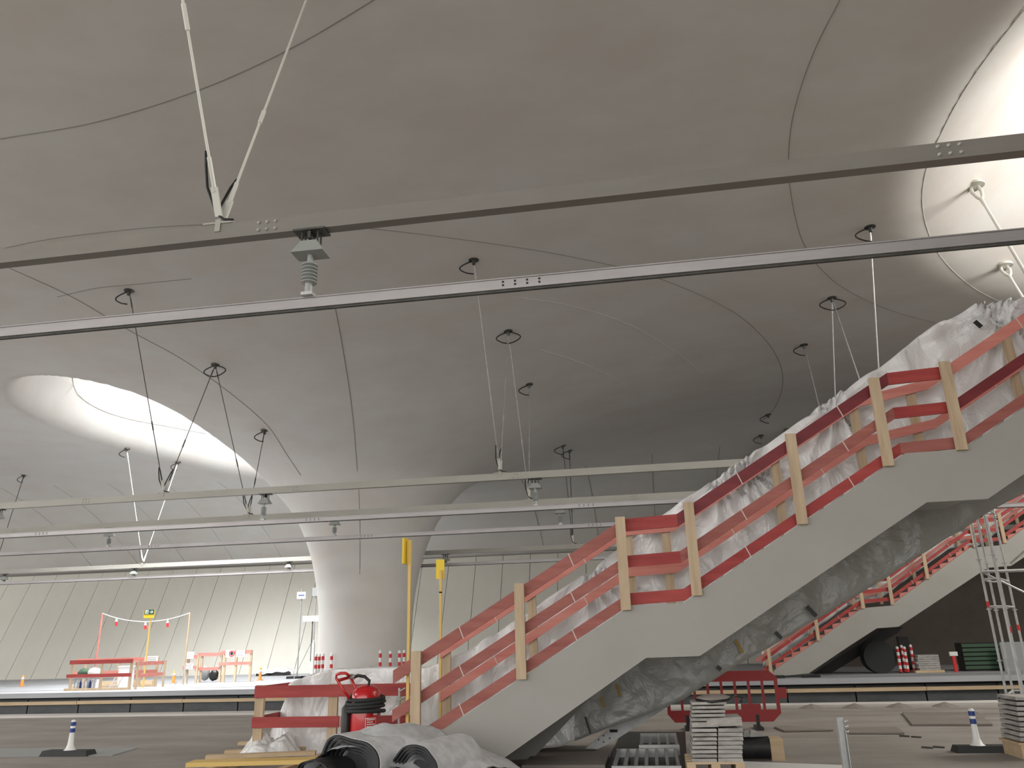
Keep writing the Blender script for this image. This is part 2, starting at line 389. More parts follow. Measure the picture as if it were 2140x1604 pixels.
# ---- hangers
def ceiling_anchor(P, label, loops=1, s=1.0):
    t = thing('ceiling_anchor', label, 'anchor', P, 'ceiling anchors of the beam hangers')
    MB().lathe([(.16*s, .05), (.16*s, -.02), (.06*s, -.04), (.05*s, -.16)], P, 14).build('anchor_plate', 'darksteel', t, True, 40)
    for sg in ([-1, 1] if loops == 2 else [-1]):
        pts = []
        for i in range(13):
            a = math.pi*i/12
            pts.append((P.x+sg*(.10+.34*math.sin(a))*s, P.y, P.z-.05-.42*s*(i/12)**1.1))
        pts[0] = (P.x+sg*.08, P.y, P.z-.04); pts[-1] = (P.x+sg*.01, P.y, P.z-.47*s)
        MB().tube(pts, .022*s, 7).build('bonding_cable', 'black', t, True)
    return t
def rod(name_parent, A, B, r=.018, mat='galv'):
    d = (B-A); n = d.normalized()
    m = MB().tube([A, B], r, 8)
    m.tube([A+n*.0, A+n*.42], r*1.6, 8)
    m.tube([A+n*(d.length*.28), A+n*(d.length*.28+.3)], r*1.7, 8)
    m.tube([B-n*.5, B-n*.2], r*1.6, 8)
    m.build('tension_rod', mat, name_parent, True, 40)
def vhanger(X, Yb, Zb, anchors, label, mat='galv', r=.018):
    base = Vector((X, Yb, Zb+.1))
    t = thing('rod_hanger', label, 'hanger', base, 'V shaped rod hangers of the carrier beams')
    MB().box(X-.035, X+.035, Yb-.072, Yb+.072, Zb-.01, Zb+.16).box(X-.2, X+.2, Yb-.07, Yb+.07, Zb+.1, Zb+.125).build('beam_bracket', 'beampale', t)
    for i, A in enumerate(anchors):
        d = (A-base).normalized(); st = base + d*.12
        MB().bar(st, st+d*.36, .035, .085, (1, 0, 0)).build('fork_end', 'castwhite', t)
        rod(t, st+d*.3, A-d*.05, r, mat)
        c = [st+d*.80+Vector((-.022, 0, 0)), st+d*.62+Vector((-.05, -.02, 0)), st+d*.35+Vector((-.075, -.03, 0)), base+Vector((-.03, -.06, .14)), base+Vector((.08, -.07, .05)), base+Vector((.2, -.06, .03))]
        MB().tube(c, .018, 7).build('bonding_cable', 'black', t, True)
    return t
AN = {}
def anc(px, label, loops=1, X=None, s=1.0):
    P = hit(*px); AN[px] = P; ceiling_anchor(P, label, loops, s); return P
a1 = anc((270, 607), 'single loop anchor left, just above the nearest conductor rail')
a2 = anc((450, 762), 'double loop anchor right above the bright light well', 2)
a3 = anc((553, 900), 'single loop anchor beside the right tip of the light well')
vhanger(-15.75, 24.1, BZ, [a1, a2], 'left V hanger of the second beam below the light well', 'darksteel', .014)
vhanger(-14.95, 28.5, 6.42, [a2, a3], 'left V hanger of the third beam at the column edge', 'darksteel', .014)
a4 = anc((990, 543), 'single loop anchor in mid ceiling above the nearest conductor rail')
a5 = anc((1062, 692), 'double loop anchor in mid ceiling right of the column flare', 2)
a6 = anc((1106, 803), 'small single loop anchor right of the column flare')
vhanger(-4.27, 24.1, BZ, [a4, a5], 'middle V hanger of the second beam right of the column', 'galv', .015)
vhanger(-3.99, 28.5, 6.42, [a5, a6], 'middle V hanger of the third beam right of the column', 'galv', .015)
a7 = anc((1818, 474), 'single loop anchor at right between the beam and nearest rail', 1, s=1.0)
a8 = anc((1738, 622), 'double loop anchor at right over the plastic wrapped escalator', 2)
a9 = anc((1680, 720), 'single loop anchor at right over the lower escalator part')
vhanger(7.15, 24.1, BZ, [a7, a8], 'right V hanger of the second beam dropping behind the escalator', 'galv', .022)
vhanger(6.8, 28.5, 6.42, [a8, a9], 'right V hanger of the third beam dropping behind the escalator', 'galv', .018)
b1 = anc((265, 938), 'far single loop anchor left under the bright well'); b2 = anc((372, 966), 'far single loop anchor under the bright well, right one')
vhanger(pX((300, 1165), 40.5), 40.5, 6.13, [b1, b2], 'pale V hanger of the farthest beam above the exit sign', 'castwhite', .02)
b3 = anc((50, 993), 'far single loop anchor nearest the left edge of view')
vhanger(pX((-12, 1185), 40.5), 40.5, 6.13, [b3], 'lone rod of the farthest beam at the left edge of view', 'darksteel', .018)
b4 = anc((1176, 931), 'far left one of the paired single loop anchors right of the column'); b5 = anc((1190, 941), 'far right one of the paired single loop anchors right of the column')
vhanger(pX((1197, 1120), 40.5), 40.5, 6.13, [b4, b5], 'dark narrow V hanger of the farthest beam right of the column', 'darksteel', .018)
anc((1605, 866), 'isolated far ceiling loop above the escalator, upper one'); anc((1590, 910), 'isolated far ceiling loop above the escalator, lower one')
n1 = Vector((-4.93, 4.9, zc(-4.93, 4.9))); n2 = Vector((-4.93, 11.4, zc(-4.93, 11.4)))
P1 = onX(382, 0, -4.93); P2 = onX(640, 0, -4.93)
nb = Vector((-4.93, 8.1, BZ+.1))
def ext(P):
    d = (P-nb).normalized(); t = 1.0
    while True:
        q = nb + d*t
        if q.z > zc(q.x, q.y): return q
        t += .05
vhanger(-4.93, 8.1, BZ, [ext(P1), ext(P2)], 'large near V hanger with black cable on the nearest beam', 'castwhite', .018)
ceiling_anchor(ext(P1), 'anchor of the near hanger above the view, front one'); ceiling_anchor(ext(P2), 'anchor of the near hanger above the view, rear one')
# white cast tie rods at right
def tie(px, end_px, Y2, label):
    P = hit(*px); Q = onY(*end_px, Y2)
    t = thing('tie_rod', label, 'hanger', P, 'white cast tie rods at the right edge')
    d = (Q-P).normalized()
    MB().lathe([(.30, .04), (.30, -.03), (.20, -.05), (.10, -.07), (.09, -.16)], P, 20).build('ceiling_rosette', 'castwhite', t, True, 40)
    sd = d.cross(Vector((0, 0, 1))).normalized()
    S = P + d*.10
    m = MB()
    for sg in (-1, 1): m.tube([S+sd*sg*.085, S+d*.3+sd*sg*.12, S+d*.62+sd*sg*.075, S+d*.85], [.05, .055, .05, .045], 8)
    m.tube([S-sd*.12, S+sd*.12], .05, 10); m.build('cast_fork', 'castwhite', t, True, 60)
    MB().tube([S+d*.8, S+d*1.3, Q], [.06, .042, .042], 10).build('tie_bar', 'castwhite', t, True, 40)
tie((2034, 388), (2260, 765), 17.5, 'upper white cast tie rod hanging from the bright ceiling')
tie((2096, 555), (2250, 800), 21.5, 'lower white cast tie rod just above the plastic wrap')
from mathutils import noise
# ================================================================== NEAR STAIR
def poly_fn(px, Y):
    P = [onY(x, y, Y) for x, y in px]; xs = [p.x for p in P]; zs = [p.z for p in P]
    def f(x):
        i = 0
        while i < len(xs)-2 and x > xs[i+1]: i += 1
        return zs[i]+(zs[i+1]-zs[i])*(x-xs[i])/(xs[i+1]-xs[i])
    return f, xs, zs
SY = 10.7
zt, tx, tz = poly_fn([(877, 1557), (1318, 1265), (1428, 1260), (1890, 948), (2012, 939), (2140, 854)], SY)
zb, bx, bz = poly_fn([(1010, 1604), (1350, 1374), (1462, 1370), (1935, 1050), (2062, 1043), (2140, 985)], SY)
XE = 7.6; X0 = -3.45
slope = .6
T = [(X0, max(.02, zt(X0)))] + [(tx[i], tz[i]) for i in range(0, 5)] + [(XE, tz[4]+slope*(XE-tx[4]))]
B = [(XE, bz[4]+slope*(XE-bx[4]))] + [(bx[i], bz[i]) for i in (4, 3, 2, 1)] + [(bx[1]-bz[1]/.62, .0), (X0, .0)]
def ztop(x):
    for (a, za), (b, zb_) in zip(T, T[1:]):
        if x <= b: return za+(zb_-za)*(x-a)/(b-a)
    return T[-1][1]
stair = thing('staircase', 'large pale grey stair flight rising to the right across the foreground', 'staircase', (-3, 11.4, 0))
MB().prism(T+B, SY-.04, SY+.04).build('stringer', 'steelwhite', stair)
MB().prism([(x, z-.10) for x, z in T]+[(x, z+.22) for x, z in B[:-2]]+[(B[-2][0]+.5, .02), (X0, .02)], 12.16, 12.24).build('stringer', 'steelwhite', stair)
# soffit between the stringers
MB().prism([(x, z+.10) for x, z in B[:-2]]+[(x, z+.30) for x, z in reversed(B[:-2])], SY+.045, 12.155).build('soffit', 'grey', stair)
# treads
def treads(xa, za, xb, zb_, n):
    run = (xb-xa)/n; rise = (zb_-za)/n
    for i in range(n):
        x = xa+run*i; z = za+rise*(i+1)-.10
        MB().box(x, x+run+.03, SY+.05, 12.15, z-.05, z).box(x, x+.03, SY+.05, 12.15, z-rise, z-.05).build('tread', 'kerb', stair)
treads(-3.2, .15, T[2][0], T[2][1], 12); treads(T[3][0], T[3][1], T[4][0], T[4][1], 11); treads(T[5][0], T[5][1], XE, T[6][1], 12)
MB().box(T[2][0], T[3][0], SY+.05, 12.15, T[2][1]-.2, T[2][1]-.1).build('landing', 'kerb', stair); MB().box(T[4][0], T[5][0], SY+.05, 12.15, T[4][1]-.2, T[4][1]-.1).build('landing', 'kerb', stair)
def guard(label, Yb, Yp, posts_px, boards, postmat='timber', redm='redpaint', zs=ztop, bw=.03, top_h=1.17):
    g = thing('guard_rail', label, 'guard rail', (posts_px[0], Yb, 0))
    for k, X in enumerate(posts_px):
        z0 = zs(X) if callable(zs) else 0
        MB().box(X-.065, X+.065, min(Yp, Yp+.055), max(Yp, Yp+.055), z0+(-.02), z0+top_h).build('post', postmat, g)
    for bi, (xa, xb, za, zb_, h) in enumerate(boards):
        MB().prism([(xa, za), (xb, zb_), (xb, zb_+h), (xa, za+h)], Yb, Yb+bw).build('rail_board', redm if isinstance(redm, str) else redm[bi], g)
        L = xb-xa
        if L > 1.2:
            n = 2 if L > 2.5 else 1
            for i in range(n):
                x = xa+L*(i+.62)/(n+.1); z = za+(zb_-za)*(x-xa)/L
                MB().prism([(x-.045, z+h+.002), (x-.03, z+h+.002), (x+.035, z-.002), (x+.02, z-.002)], Yb-.004, Yb).build('batten_mark', 'screwpale', g)
    return g
def rail_sets(Xs, zs, offs, inset=0):
    out = []
    for a, b in zip(Xs, Xs[1:]):
        for (o, h) in offs:
            out.append((a, b, zs(a)+o, zs(b)+o, h))
    return out
def px_X(x, y, Y): return onY(x, y, Y).x
nearX = [px_X(867, 1500, 10.6), px_X(1087, 1330, 10.6), px_X(1302, 1180, 10.6), px_X(1448, 1150, 10.6), px_X(1665, 1000, 10.6), px_X(1844, 890, 10.6), px_X(1994, 850, 10.6), px_X(2200, 740, 10.6), 6.9]
knots = [nearX[0]-.35, T[2][0]-.02, T[3][0]+.02, T[4][0]-.02, T[5][0]+.02, XE]
offs = [(.02, .15), (.50, .15), (.97, .165)]
bd = rail_sets(knots, ztop, offs)
g1 = guard('red painted timber guard on the near side of the large stair', SY+.045, SY-.10, nearX, bd, redm=['redmid', 'redmid', 'redmid', 'redpaint', 'redpaint', 'redpaint', 'redpaint', 'redmid', 'reddark', 'redmid', 'redpaint', 'redpaint', 'redmid', 'reddark', 'redpale'])
# rear guard of the same stair
rk = [nearX[0]-.1, T[2][0]-.02, T[3][0]+.02, T[4][0]-.02, T[5][0]+.3, XE]
rX = [px_X(932, 1450, 12.3), px_X(1113, 1330, 12.3), T[2][0]+.0, T[3][0]-.1, px_X(1630, 1040, 12.3), px_X(1793, 900, 12.3), px_X(1915, 880, 12.3), px_X(2118, 760, 12.3), 6.9]
bd = rail_sets(rk, lambda x: ztop(x), [(.49, .14), (1.10, .15)])
guard('second red timber guard on the far side of the large stair', 12.27, 12.31, rX, bd, redm='redpale', top_h=1.26)

# ---- ground guard in front of the wrapped escalator foot
GY = 12.0
gx0, gx1 = px_X(538, 1450, GY), px_X(848, 1440, GY)
def zg(px, Y=GY): return onY(px[0], px[1], Y).z
gg = thing('guard_rail', 'low red timber guard on the floor left of the fire extinguisher', 'guard rail', (gx0, GY, 0))
za = zg((600, 1457)); zb2 = zg((600, 1520)); 
for X in (gx0+.02, px_X(692, 1500, GY), px_X(840, 1500, GY)):
    MB().box(X-.07, X+.07, GY+.03, GY+.09, 0, za+.18).build('post', 'timber', gg)
MB().box(gx0-.05, gx1+.1, GY, GY+.03, za, za+.17).build('rail_board', 'redpaint', gg)
MB().box(gx0-.06, px_X(708, 1500, GY), GY, GY+.03, zb2, zb2+.15).build('rail_board', 'redpaint', gg)
MB().box(px_X(712, 1500, GY), gx1+.1, GY, GY+.03, zb2, zb2+.15).build('rail_board', 'redpaint', gg)
MB().bar((gx0-.03, GY+.03, za+.085), (gx0-.03, 14.3, za+.085), .03, .16).build('rail_board', 'redpaint', gg)
MB().bar((gx0-.03, GY+.03, zb2+.08), (gx0-.03, 14.3, zb2+.08), .03, .15).build('rail_board', 'redpaint', gg)
MB().box(gx0-.02, gx0+.1, 14.25, 14.31, 0, za+.18).build('post', 'timber', gg)

# ================================================================== WRAPPED ESCALATOR
EY0, EY1 = 12.55, 13.95
ft, fx, fz = poly_fn([(548, 1530), (575, 1470), (600, 1432), (640, 1412), (700, 1399), (830, 1394), (890, 1396), (960, 1366), (1040, 1322), (1140, 1254), (1240, 1190), (1370, 1086), (1560, 957), (1700, 858), (1745, 826), (1800, 790), (1840, 768), (1920, 702), (1990, 658), (2050, 634), (2140, 622), (2260, 560)], EY0)
fb, gxx, gz = poly_fn([(1000, 1560), (1070, 1560), (1192, 1535), (1295, 1497), (1424, 1447), (1502, 1396), (1640, 1316), (1803, 1216), (2004, 1092), (2140, 1020), (2260, 950)], EY1)
esc = thing('wrapped_escalator', 'escalator wrapped in crinkled white plastic film behind the large stair', 'escalator', (-4, 13.2, 0))
gath = [(2093, 655, .9), (1741, 845, .45), (1500, 1000, .45), (1232, 1192, .5), (1560, 985, .35)]
G = [(onY(a, b, EY0), s) for a, b, s in gath]
def wrap_mesh():
    xa = onY(545, 1540, EY0).x; xb = 7.8; NX = 520
    v = []; f = []; nc = None
    for i in range(NX+1):
        X = xa+(xb-xa)*i/NX
        t = ft(X); b = max(0.0, fb(X)) if X > gxx[0] else 0.0
        t = max(t, b+.12)
        tr = min(.72, (t-b)*.45)
        endf = sst(0, .5, X-xa)
        y0 = EY0 + (1-endf)*.35; y1 = EY1 - (1-endf)*.3
        kp = [(y1, b), (y0, b), (y0, t), (y0+.14, t+.015), (y0+.24, t-.05), (y0+.26, t-tr), (y1-.26, t-tr), (y1-.24, t-.06), (y1-.12, t-.01), (y1, t-.06), (y1, b)]
        seg = [12, 44, 4, 2, 8, 6, 8, 3, 2, 14]
        ring = []
        for (p, q, n) in zip(kp, kp[1:], seg):
            for j in range(n):
                s = j/n; ring.append((p[0]+(q[0]-p[0])*s, p[1]+(q[1]-p[1])*s))
        nc = len(ring)
        zm = (t+b)/2; ym = (y0+y1)/2
        for (y, z) in ring:
            d = .05*noise.noise(Vector((X*1.1, y*1.3, z*1.3)))+.03*noise.noise(Vector((X*4, y*3, z*1.2)))
            d += .055*math.sin(X*12+4*noise.noise(Vector((X*.8, 0, z*.5))))*(.5+noise.noise(Vector((X*.6, 3, 0))))*max(0, 1-abs(t-z)/1.6)*(1 if y < y0+.05 else .3)
            for g, s in G:
                ddx, ddz = X-g.x, z-g.z; rr = math.hypot(ddx, ddz)
                if rr < 1.5*s+.6 and y < y0+.3:
                    w = math.exp(-(rr/(.85*s+.25))**2); an = math.atan2(ddz, ddx)
                    d += .085*w*min(1, rr/.12)*math.sin(an*14+2*noise.noise(Vector((an*2, g.x, 0)))) - .11*math.exp(-(rr/.09)**2)
            oy = -1 if y < ym else 1
            v.append((X+.02*noise.noise(Vector((X*3, z*3, 5))), y+oy*d, max(.005, z + (.6 if z < b+.3 else .22)*d)))
    for i in range(NX):
        for k in range(nc):
            f.append((i*nc+k, i*nc+(k+1) % nc, (i+1)*nc+(k+1) % nc, (i+1)*nc+k))
    f.append(tuple(range(nc))); f.append(tuple(NX*nc+k for k in reversed(range(nc))))
    m = MB(); m.v = v; m.f = f; return m, nc, NX
wm, nc, NX = wrap_mesh()
wo = wm.build('plastic_wrap', 'film', esc, True)
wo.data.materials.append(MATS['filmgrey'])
# wrap faces below the stair line take the darker grey film
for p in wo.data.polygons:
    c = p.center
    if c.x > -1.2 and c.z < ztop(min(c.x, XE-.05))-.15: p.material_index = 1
tm = MB()
def tape(a, b, Y, w, mat, nm='tape_strip'):
    MB().bar(onY(*a, Y), onY(*b, Y), .01, w, (0, 0, 1)).build(nm, mat, esc)
tape((1686, 1266), (1706, 1287), 12.4, .06, 'black'); tape((1620, 1320), (1633, 1333), 12.42, .055, 'black'); tape((2037, 671), (2051, 683), 12.42, .07, 'black')
tape((1537, 1336), (1552, 1364), 12.42, .05, 'tapey'); tape((1288, 1428), (1296, 1455), 12.42, .04, 'tapey'); tape((1256, 1455), (1262, 1478), 12.42, .04, 'tapey'); tape((1223, 1497), (1234, 1532), 12.4, .03, 'black')
tape((1498, 1392), (1507, 1399), 12.4, .06, 'black')
TY = 13.35
poly = [onY(x, y, TY) for x, y in [(1224, 1562), (1300, 1500), (1424, 1448), (1502, 1397), (1506, 1402), (1424, 1458), (1352, 1502), (1296, 1538), (1250, 1567)]]
MB().prism([(p.x, max(.01, p.z)) for p in poly], TY-.1, TY).build('truss_chord', 'galv', esc)
q = onY(1283, 1525, TY)
MB().box(q.x-.06, q.x+.06, TY-.108, TY-.1, q.z-.02, q.z+.02).build('slot_hole', 'hole', esc)
for a, b in [(1262, 1535), (1262, 1548), (1252, 1543), (1275, 1540)]:
    q = onY(a, b, TY); MB().lathe([(.012, 0), (.012, .006)], (q.x, TY-.1, q.z), 8, (0, -1, 0)).build('hex_bolt', 'hole', esc)
# loose crumpled film on the floor
def heap(c, rx, ry, h, label, seed, name='plastic_sheet', mat='film', n=40):
    v = []; f = []
    for i in range(n+1):
        for j in range(n+1):
            a = -1+2*i/n; b = -1+2*j/n; r = min(1, math.hypot(a, b)); w = (1-r**2.2)
            z = h*w*(.65+.6*noise.noise(Vector((a*1.5+seed, b*1.5, 0)))) + .16*h*noise.noise(Vector((a*5, b*5+seed, 2)))*w + .10*h*abs(noise.noise(Vector((a*9+seed, b*9, 4))))
            k = 1 if r < 1 else 1/math.hypot(a, b)
            e = 1+.22*noise.noise(Vector((math.atan2(b, a)*1.4, seed, 0)))
            v.append((c.x+a*k*rx*e, c.y+b*k*ry*e, c.z+max(.004, z)))
    for i in range(n):
        for j in range(n): f.append((i*(n+1)+j, (i+1)*(n+1)+j, (i+1)*(n+1)+j+1, i*(n+1)+j+1))
    m = MB(); m.v = v; m.f = f; o = m.build(name, mat, None, True)
    return tag(o, label, 'sheet')
heap(onZ(562, 1572, .12), .42, .38, .42, 'crumpled milky plastic sheet on the floor at the left guard post', 1.3)
heap(onZ(640, 1556, .1), .62, .35, .34, 'loose plastic film bunched between the two posts of the low guard', 5.1)

# ================================================================== FIRE EXTINGUISHER
XY = 11.25
c = onY(764, 1500, XY); sc = 1.0
ex = thing('fire_extinguisher', 'large red wheeled fire extinguisher with coiled black hose beside the stair foot', 'extinguisher', (c.x, XY, 0))
ztp = onY(764, 1430, XY).z; zsh = onY(764, 1455, XY).z; R = .205
MB().lathe([(.01, ztp), (.09, ztp-.012), (.15, ztp-.045), (.19, ztp-.10), (R, zsh-.02), (R, .25), (.19, .14), (.1, .08), (.01, .07)], (c.x, XY, 0), 36).build('cylinder', 'extred', ex, True, 40)
for i, dz in enumerate((-.02, -.075, -.13, -.185)):
    pts = [(c.x+(R+.035+.012*(i % 2))*math.cos(a), XY+(R+.035)*math.sin(a), zsh+dz+.015*math.sin(a*1.0+i)) for a in [2*math.pi*k/28 for k in range(29)]]
    MB().tube(pts, .026, 8).build('hose_coil', 'rubber', ex, True)
hp = [onY(x, y, XY-.05+.0) for x, y in [(738, 1415), (748, 1411), (762, 1413), (772, 1422), (770, 1434), (755, 1440), (742, 1446), (733, 1455)]]
MB().tube(hp, .022, 8).build('hose', 'rubber', ex, True)
MB().tube([onY(733, 1412, XY-.05), onY(742, 1414, XY-.05)], .032, 10).build('hose_nozzle', 'galv', ex, True)
h1 = [onY(x, y, XY-.22) for x, y in [(730, 1459), (716, 1438), (702, 1416), (703, 1409), (712, 1406), (722, 1406), (729, 1410)]]
h2 = [onY(x, y, XY+.1) for x, y in [(729, 1410), (735, 1420), (742, 1436), (748, 1446)]]
MB().tube(h1, .02, 8).tube([h1[-1]]+h2, .02, 8).tube([onY(708, 1421, XY-.2), onY(732, 1414, XY)], .022, 8).build('handle', 'extred', ex, True)
g_ = onY(722, 1500, XY-.1)
MB().lathe([(.02, onY(722, 1468, XY).z+.03), (.03, onY(722, 1470, XY).z), (.07, onY(722, 1478, XY).z), (.07, .2), (.03, .15)], (g_.x, XY-.06, 0), 20).build('gas_bottle', 'black', ex, True, 40)
for s in (-1, 1):
    MB().tube([(c.x+s*.24, XY-.03, .13), (c.x+s*.24, XY+.03, .13)], .13, 20).build('wheel', 'rubber', ex, True, 40)
MB().tube([(c.x-.24, XY, .13), (c.x+.24, XY, .13)], .015, 8).build('axle', 'galv', ex)
# label with lines of print
def plate_on_cyl(z0, z1, a0, a1, mat, name, dr=.002):
    m = MB(); n = 8; v = []
    for k in range(n+1):
        a = math.radians(a0+(a1-a0)*k/n)
        v += [(c.x+(R+dr)*math.sin(a), XY-(R+dr)*math.cos(a), z0), (c.x+(R+dr)*math.sin(a), XY-(R+dr)*math.cos(a), z1)]
    m.add(v, [(2*k, 2*k+2, 2*k+3, 2*k+1) for k in range(n)]); return m.build(name, mat, ex)
zl = onY(780, 1515, XY).z; zh = onY(780, 1497, XY).z
plate_on_cyl(zl-.06, zh, 18, 62, 'white', 'label_border'); plate_on_cyl(zl-.05, zh-.01, 20, 60, 'extred', 'label', .004)
for i in range(5): plate_on_cyl(zh-.03-.028*i, zh-.018-.028*i, 24, 56-(i % 2)*8, 'white', 'label_print', .006)
for i in range(2): plate_on_cyl(zh+.03+.035*i, zh+.055+.035*i, 48, 66, 'white', 'label_print', .006)

# grey steel bracket post beside it
t = thing('bracket_post', 'thin galvanised bracket post right behind the extinguisher', 'post', (onY(833, 1520, 11.6).x, 11.6, 0))
X = t.location.x
MB().box(X-.012, X+.012, 11.59, 11.63, 0, onY(833, 1437, 11.6).z).build('upright', 'galv', t)
for y in (1442, 1460): z = onY(833, y, 11.6).z; MB().tube([(X, 11.6, z-.02), (X+.1, 11.55, z+.03)], .012, 8).build('peg', 'galv', t)

# ================================================================== MEMBRANE ROLLS under a fleece
def roll(cpx, w, h, label, seed, depth=1.5, Y=8.6, ang=.25, turns=5, outer='fleece'):
    C0 = onY(*cpx, Y); t = thing('membrane_roll', label, 'roll', (C0.x, Y, C0.z-h/2), 'folded membrane rolls in the foreground')
    dirv = Vector((math.sin(ang), math.cos(ang), 0)); N = 56
    def ringp(k, sc_):
        a = 2*math.pi*k/N
        q = 1+.20*noise.noise(Vector((math.cos(a)*1.3+seed, math.sin(a)*1.3, .3*sc_)))+.05*math.sin(3*a+seed)
        return math.cos(a)*w/2*q*sc_, math.sin(a)*h/2*q*sc_*(1-.25*(math.sin(a) < 0))
    cuts = [1.0]
    for i in range(turns): cuts.append(cuts[-1]-(.028 if i % 2 == 0 else .075))
    for i in range(turns):
        s0 = cuts[i]; s1 = cuts[i+1]+.01
        m = MB(); vv = []
        dd = .03*((i+1) % 2)+.01*i
        for (sc_, dep) in ((s0, dd), (s0, depth), (s1, depth), (s1, dd)):
            for k in range(N):
                a, b = ringp(k, sc_)
                vv.append(C0+Vector((a*math.cos(ang), -a*math.sin(ang), b))+dirv*dep)
        ff = []
        for r_ in range(4):
            for k in range(N): ff.append((r_*N+k, r_*N+(k+1) % N, ((r_+1) % 4)*N+(k+1) % N, ((r_+1) % 4)*N+k))
        m.add(vv, ff).build('membrane_layer', 'membrane' if (i % 2 == 1 or (i == 0 and outer != 'fleece')) else 'fleece', t, True, 45)
    m = MB(); vv = [C0+Vector((ringp(k, .42)[0]*math.cos(ang), -ringp(k, .42)[0]*math.sin(ang), ringp(k, .42)[1]))+dirv*(.16) for k in range(N)]
    m.add(vv, [tuple(range(N))]).build('membrane_core', 'membrane', t)
    return t
roll((722, 1606), .80, .62, 'folded black and white membrane roll, left one in front of the extinguisher', 1.1, Y=8.62, ang=.35, turns=11, depth=1.3)
roll((858, 1618), .60, .56, 'folded black membrane roll, right one close to the stair stringer', 4.2, Y=8.62, ang=.28, turns=9, depth=1.0)
roll((650, 1616), .44, .26, 'small black membrane roll lowest at the left of the bundle', 7.7, Y=8.45, ang=.35, turns=5, outer='black', depth=.8)
# fleece draped over the rolls: a humped sheet
def drape():
    n = 44; v = []; f = []
    A_, B_ = onY(690, 1556, 9.0), onY(985, 1604, 9.0)
    for i in range(n+1):
        s = i/n; x = A_.x+(B_.x-A_.x)*s
        px = 690+295*s
        top = [(690, 1560), (720, 1538), (745, 1522), (770, 1516), (805, 1518), (830, 1536), (850, 1546), (880, 1558), (910, 1570), (940, 1588), (985, 1612)]
        xs = [p[0] for p in top]; ys = [p[1] for p in top]; yy = float(np.interp(px, xs, ys))
        zt_ = onY(px, yy, 9.0).z
        for j in range(n+1):
            u = j/n; y = 8.62+1.9*u
            # rises from the front hem to the ridge, then falls away behind
            front = 1-sst(0, .28, u)
            z = zt_ - .16*front - .55*max(0, u-.35)**1.5 + .03*noise.noise(Vector((x*4, y*4, 0)))+.012*noise.noise(Vector((x*14, y*10, 3)))
            v.append((x+.35*(y-9), y, max(.02, z)))
    for i in range(n):
        for j in range(n): f.append((i*(n+1)+j, (i+1)*(n+1)+j, (i+1)*(n+1)+j+1, i*(n+1)+j+1))
    m = MB(); m.v = v; m.f = f; return m
o = drape().build('fleece_sheet', 'fleece', None, True); tag(o, 'pale grey fleece sheet humped over the black membrane rolls', 'sheet')

# ---- planks stacked at the left of the rolls
def plank_px(a, b, Z, w, th, label, mat='plank'):
    A, B_ = onZ(*a, Z), onZ(*b, Z)
    m = MB(); m.bar(A-Vector((0, 0, th/2)), B_-Vector((0, 0, th/2)), w, th)
    return tag(m.build('timber_plank', mat, None), label, 'plank')
plank_px((398, 1590), (660, 1583), .27, .30, .05, 'yellowish formwork board topmost at the lower left of the rolls', 'yellowwood')
plank_px((432, 1577), (660, 1568), .21, .14, .05, 'weathered plank just behind the yellowish formwork board')
plank_px((470, 1567), (660, 1557), .16, .16, .05, 'narrow timber plank in the middle of the plank pile')
plank_px((500, 1549), (640, 1546), .10, .14, .05, 'rearmost plank of the pile, under the low guard posts')
for k, (a, w_) in enumerate([((450, 1597), 'front'), ((600, 1597), 'right')]):
    p = onZ(*a, .1); tag(MB().box(p.x-.06, p.x+.06, p.y-.3, p.y+1.3, 0, .085).build('timber_bearer', 'plank', None), ['squared timber bearer under the left end of the plank pile', 'squared timber bearer under the right part of the plank pile'][k], 'bearer')

# ================================================================== YELLOW PADDLES
def paddle(px_top, px_bot, Yp, bw, label, edge=False):
    A, B_ = onY(*px_top, Yp), onY(*px_bot, Yp)
    t = thing('marker_paddle', label, 'marker', (A.x, Yp, B_.z), 'yellow marker paddles on timber poles')
    X = A.x
    MB().box(X-.019, X+.019, Yp-.02, Yp+.02, B_.z, A.z-(.0 if edge else .5)).build('pole', 'yellowwood', t)
    if edge:
        MB().hexa([(X-.075, Yp-.12, A.z-.33), (X-.055, Yp-.12, A.z-.33), (X-.035, Yp+.22, A.z-.33), (X-.055, Yp+.22, A.z-.33), (X-.075, Yp-.12, A.z+.02), (X-.055, Yp-.12, A.z+.02), (X-.035, Yp+.22, A.z+.02), (X-.055, Yp+.22, A.z+.02)]).build('board', 'yellow', t)
    else:
        MB().box(X-.085, X+.05, Yp+.032, Yp+.048, A.z-.30, A.z).build('board', 'yellow', t)
        MB().box(X-.019, X+.019, Yp-.02, Yp+.03, A.z-.52, A.z-.17).build('strut', 'yellowwood', t)
paddle((857, 1128), (868, 1540), 10.84, .1, 'left tall yellow paddle pole fixed beside the first stair post', True)
paddle((921, 1168), (932, 1500), 12.44, .1, 'right yellow paddle pole with square board behind the stair guard')

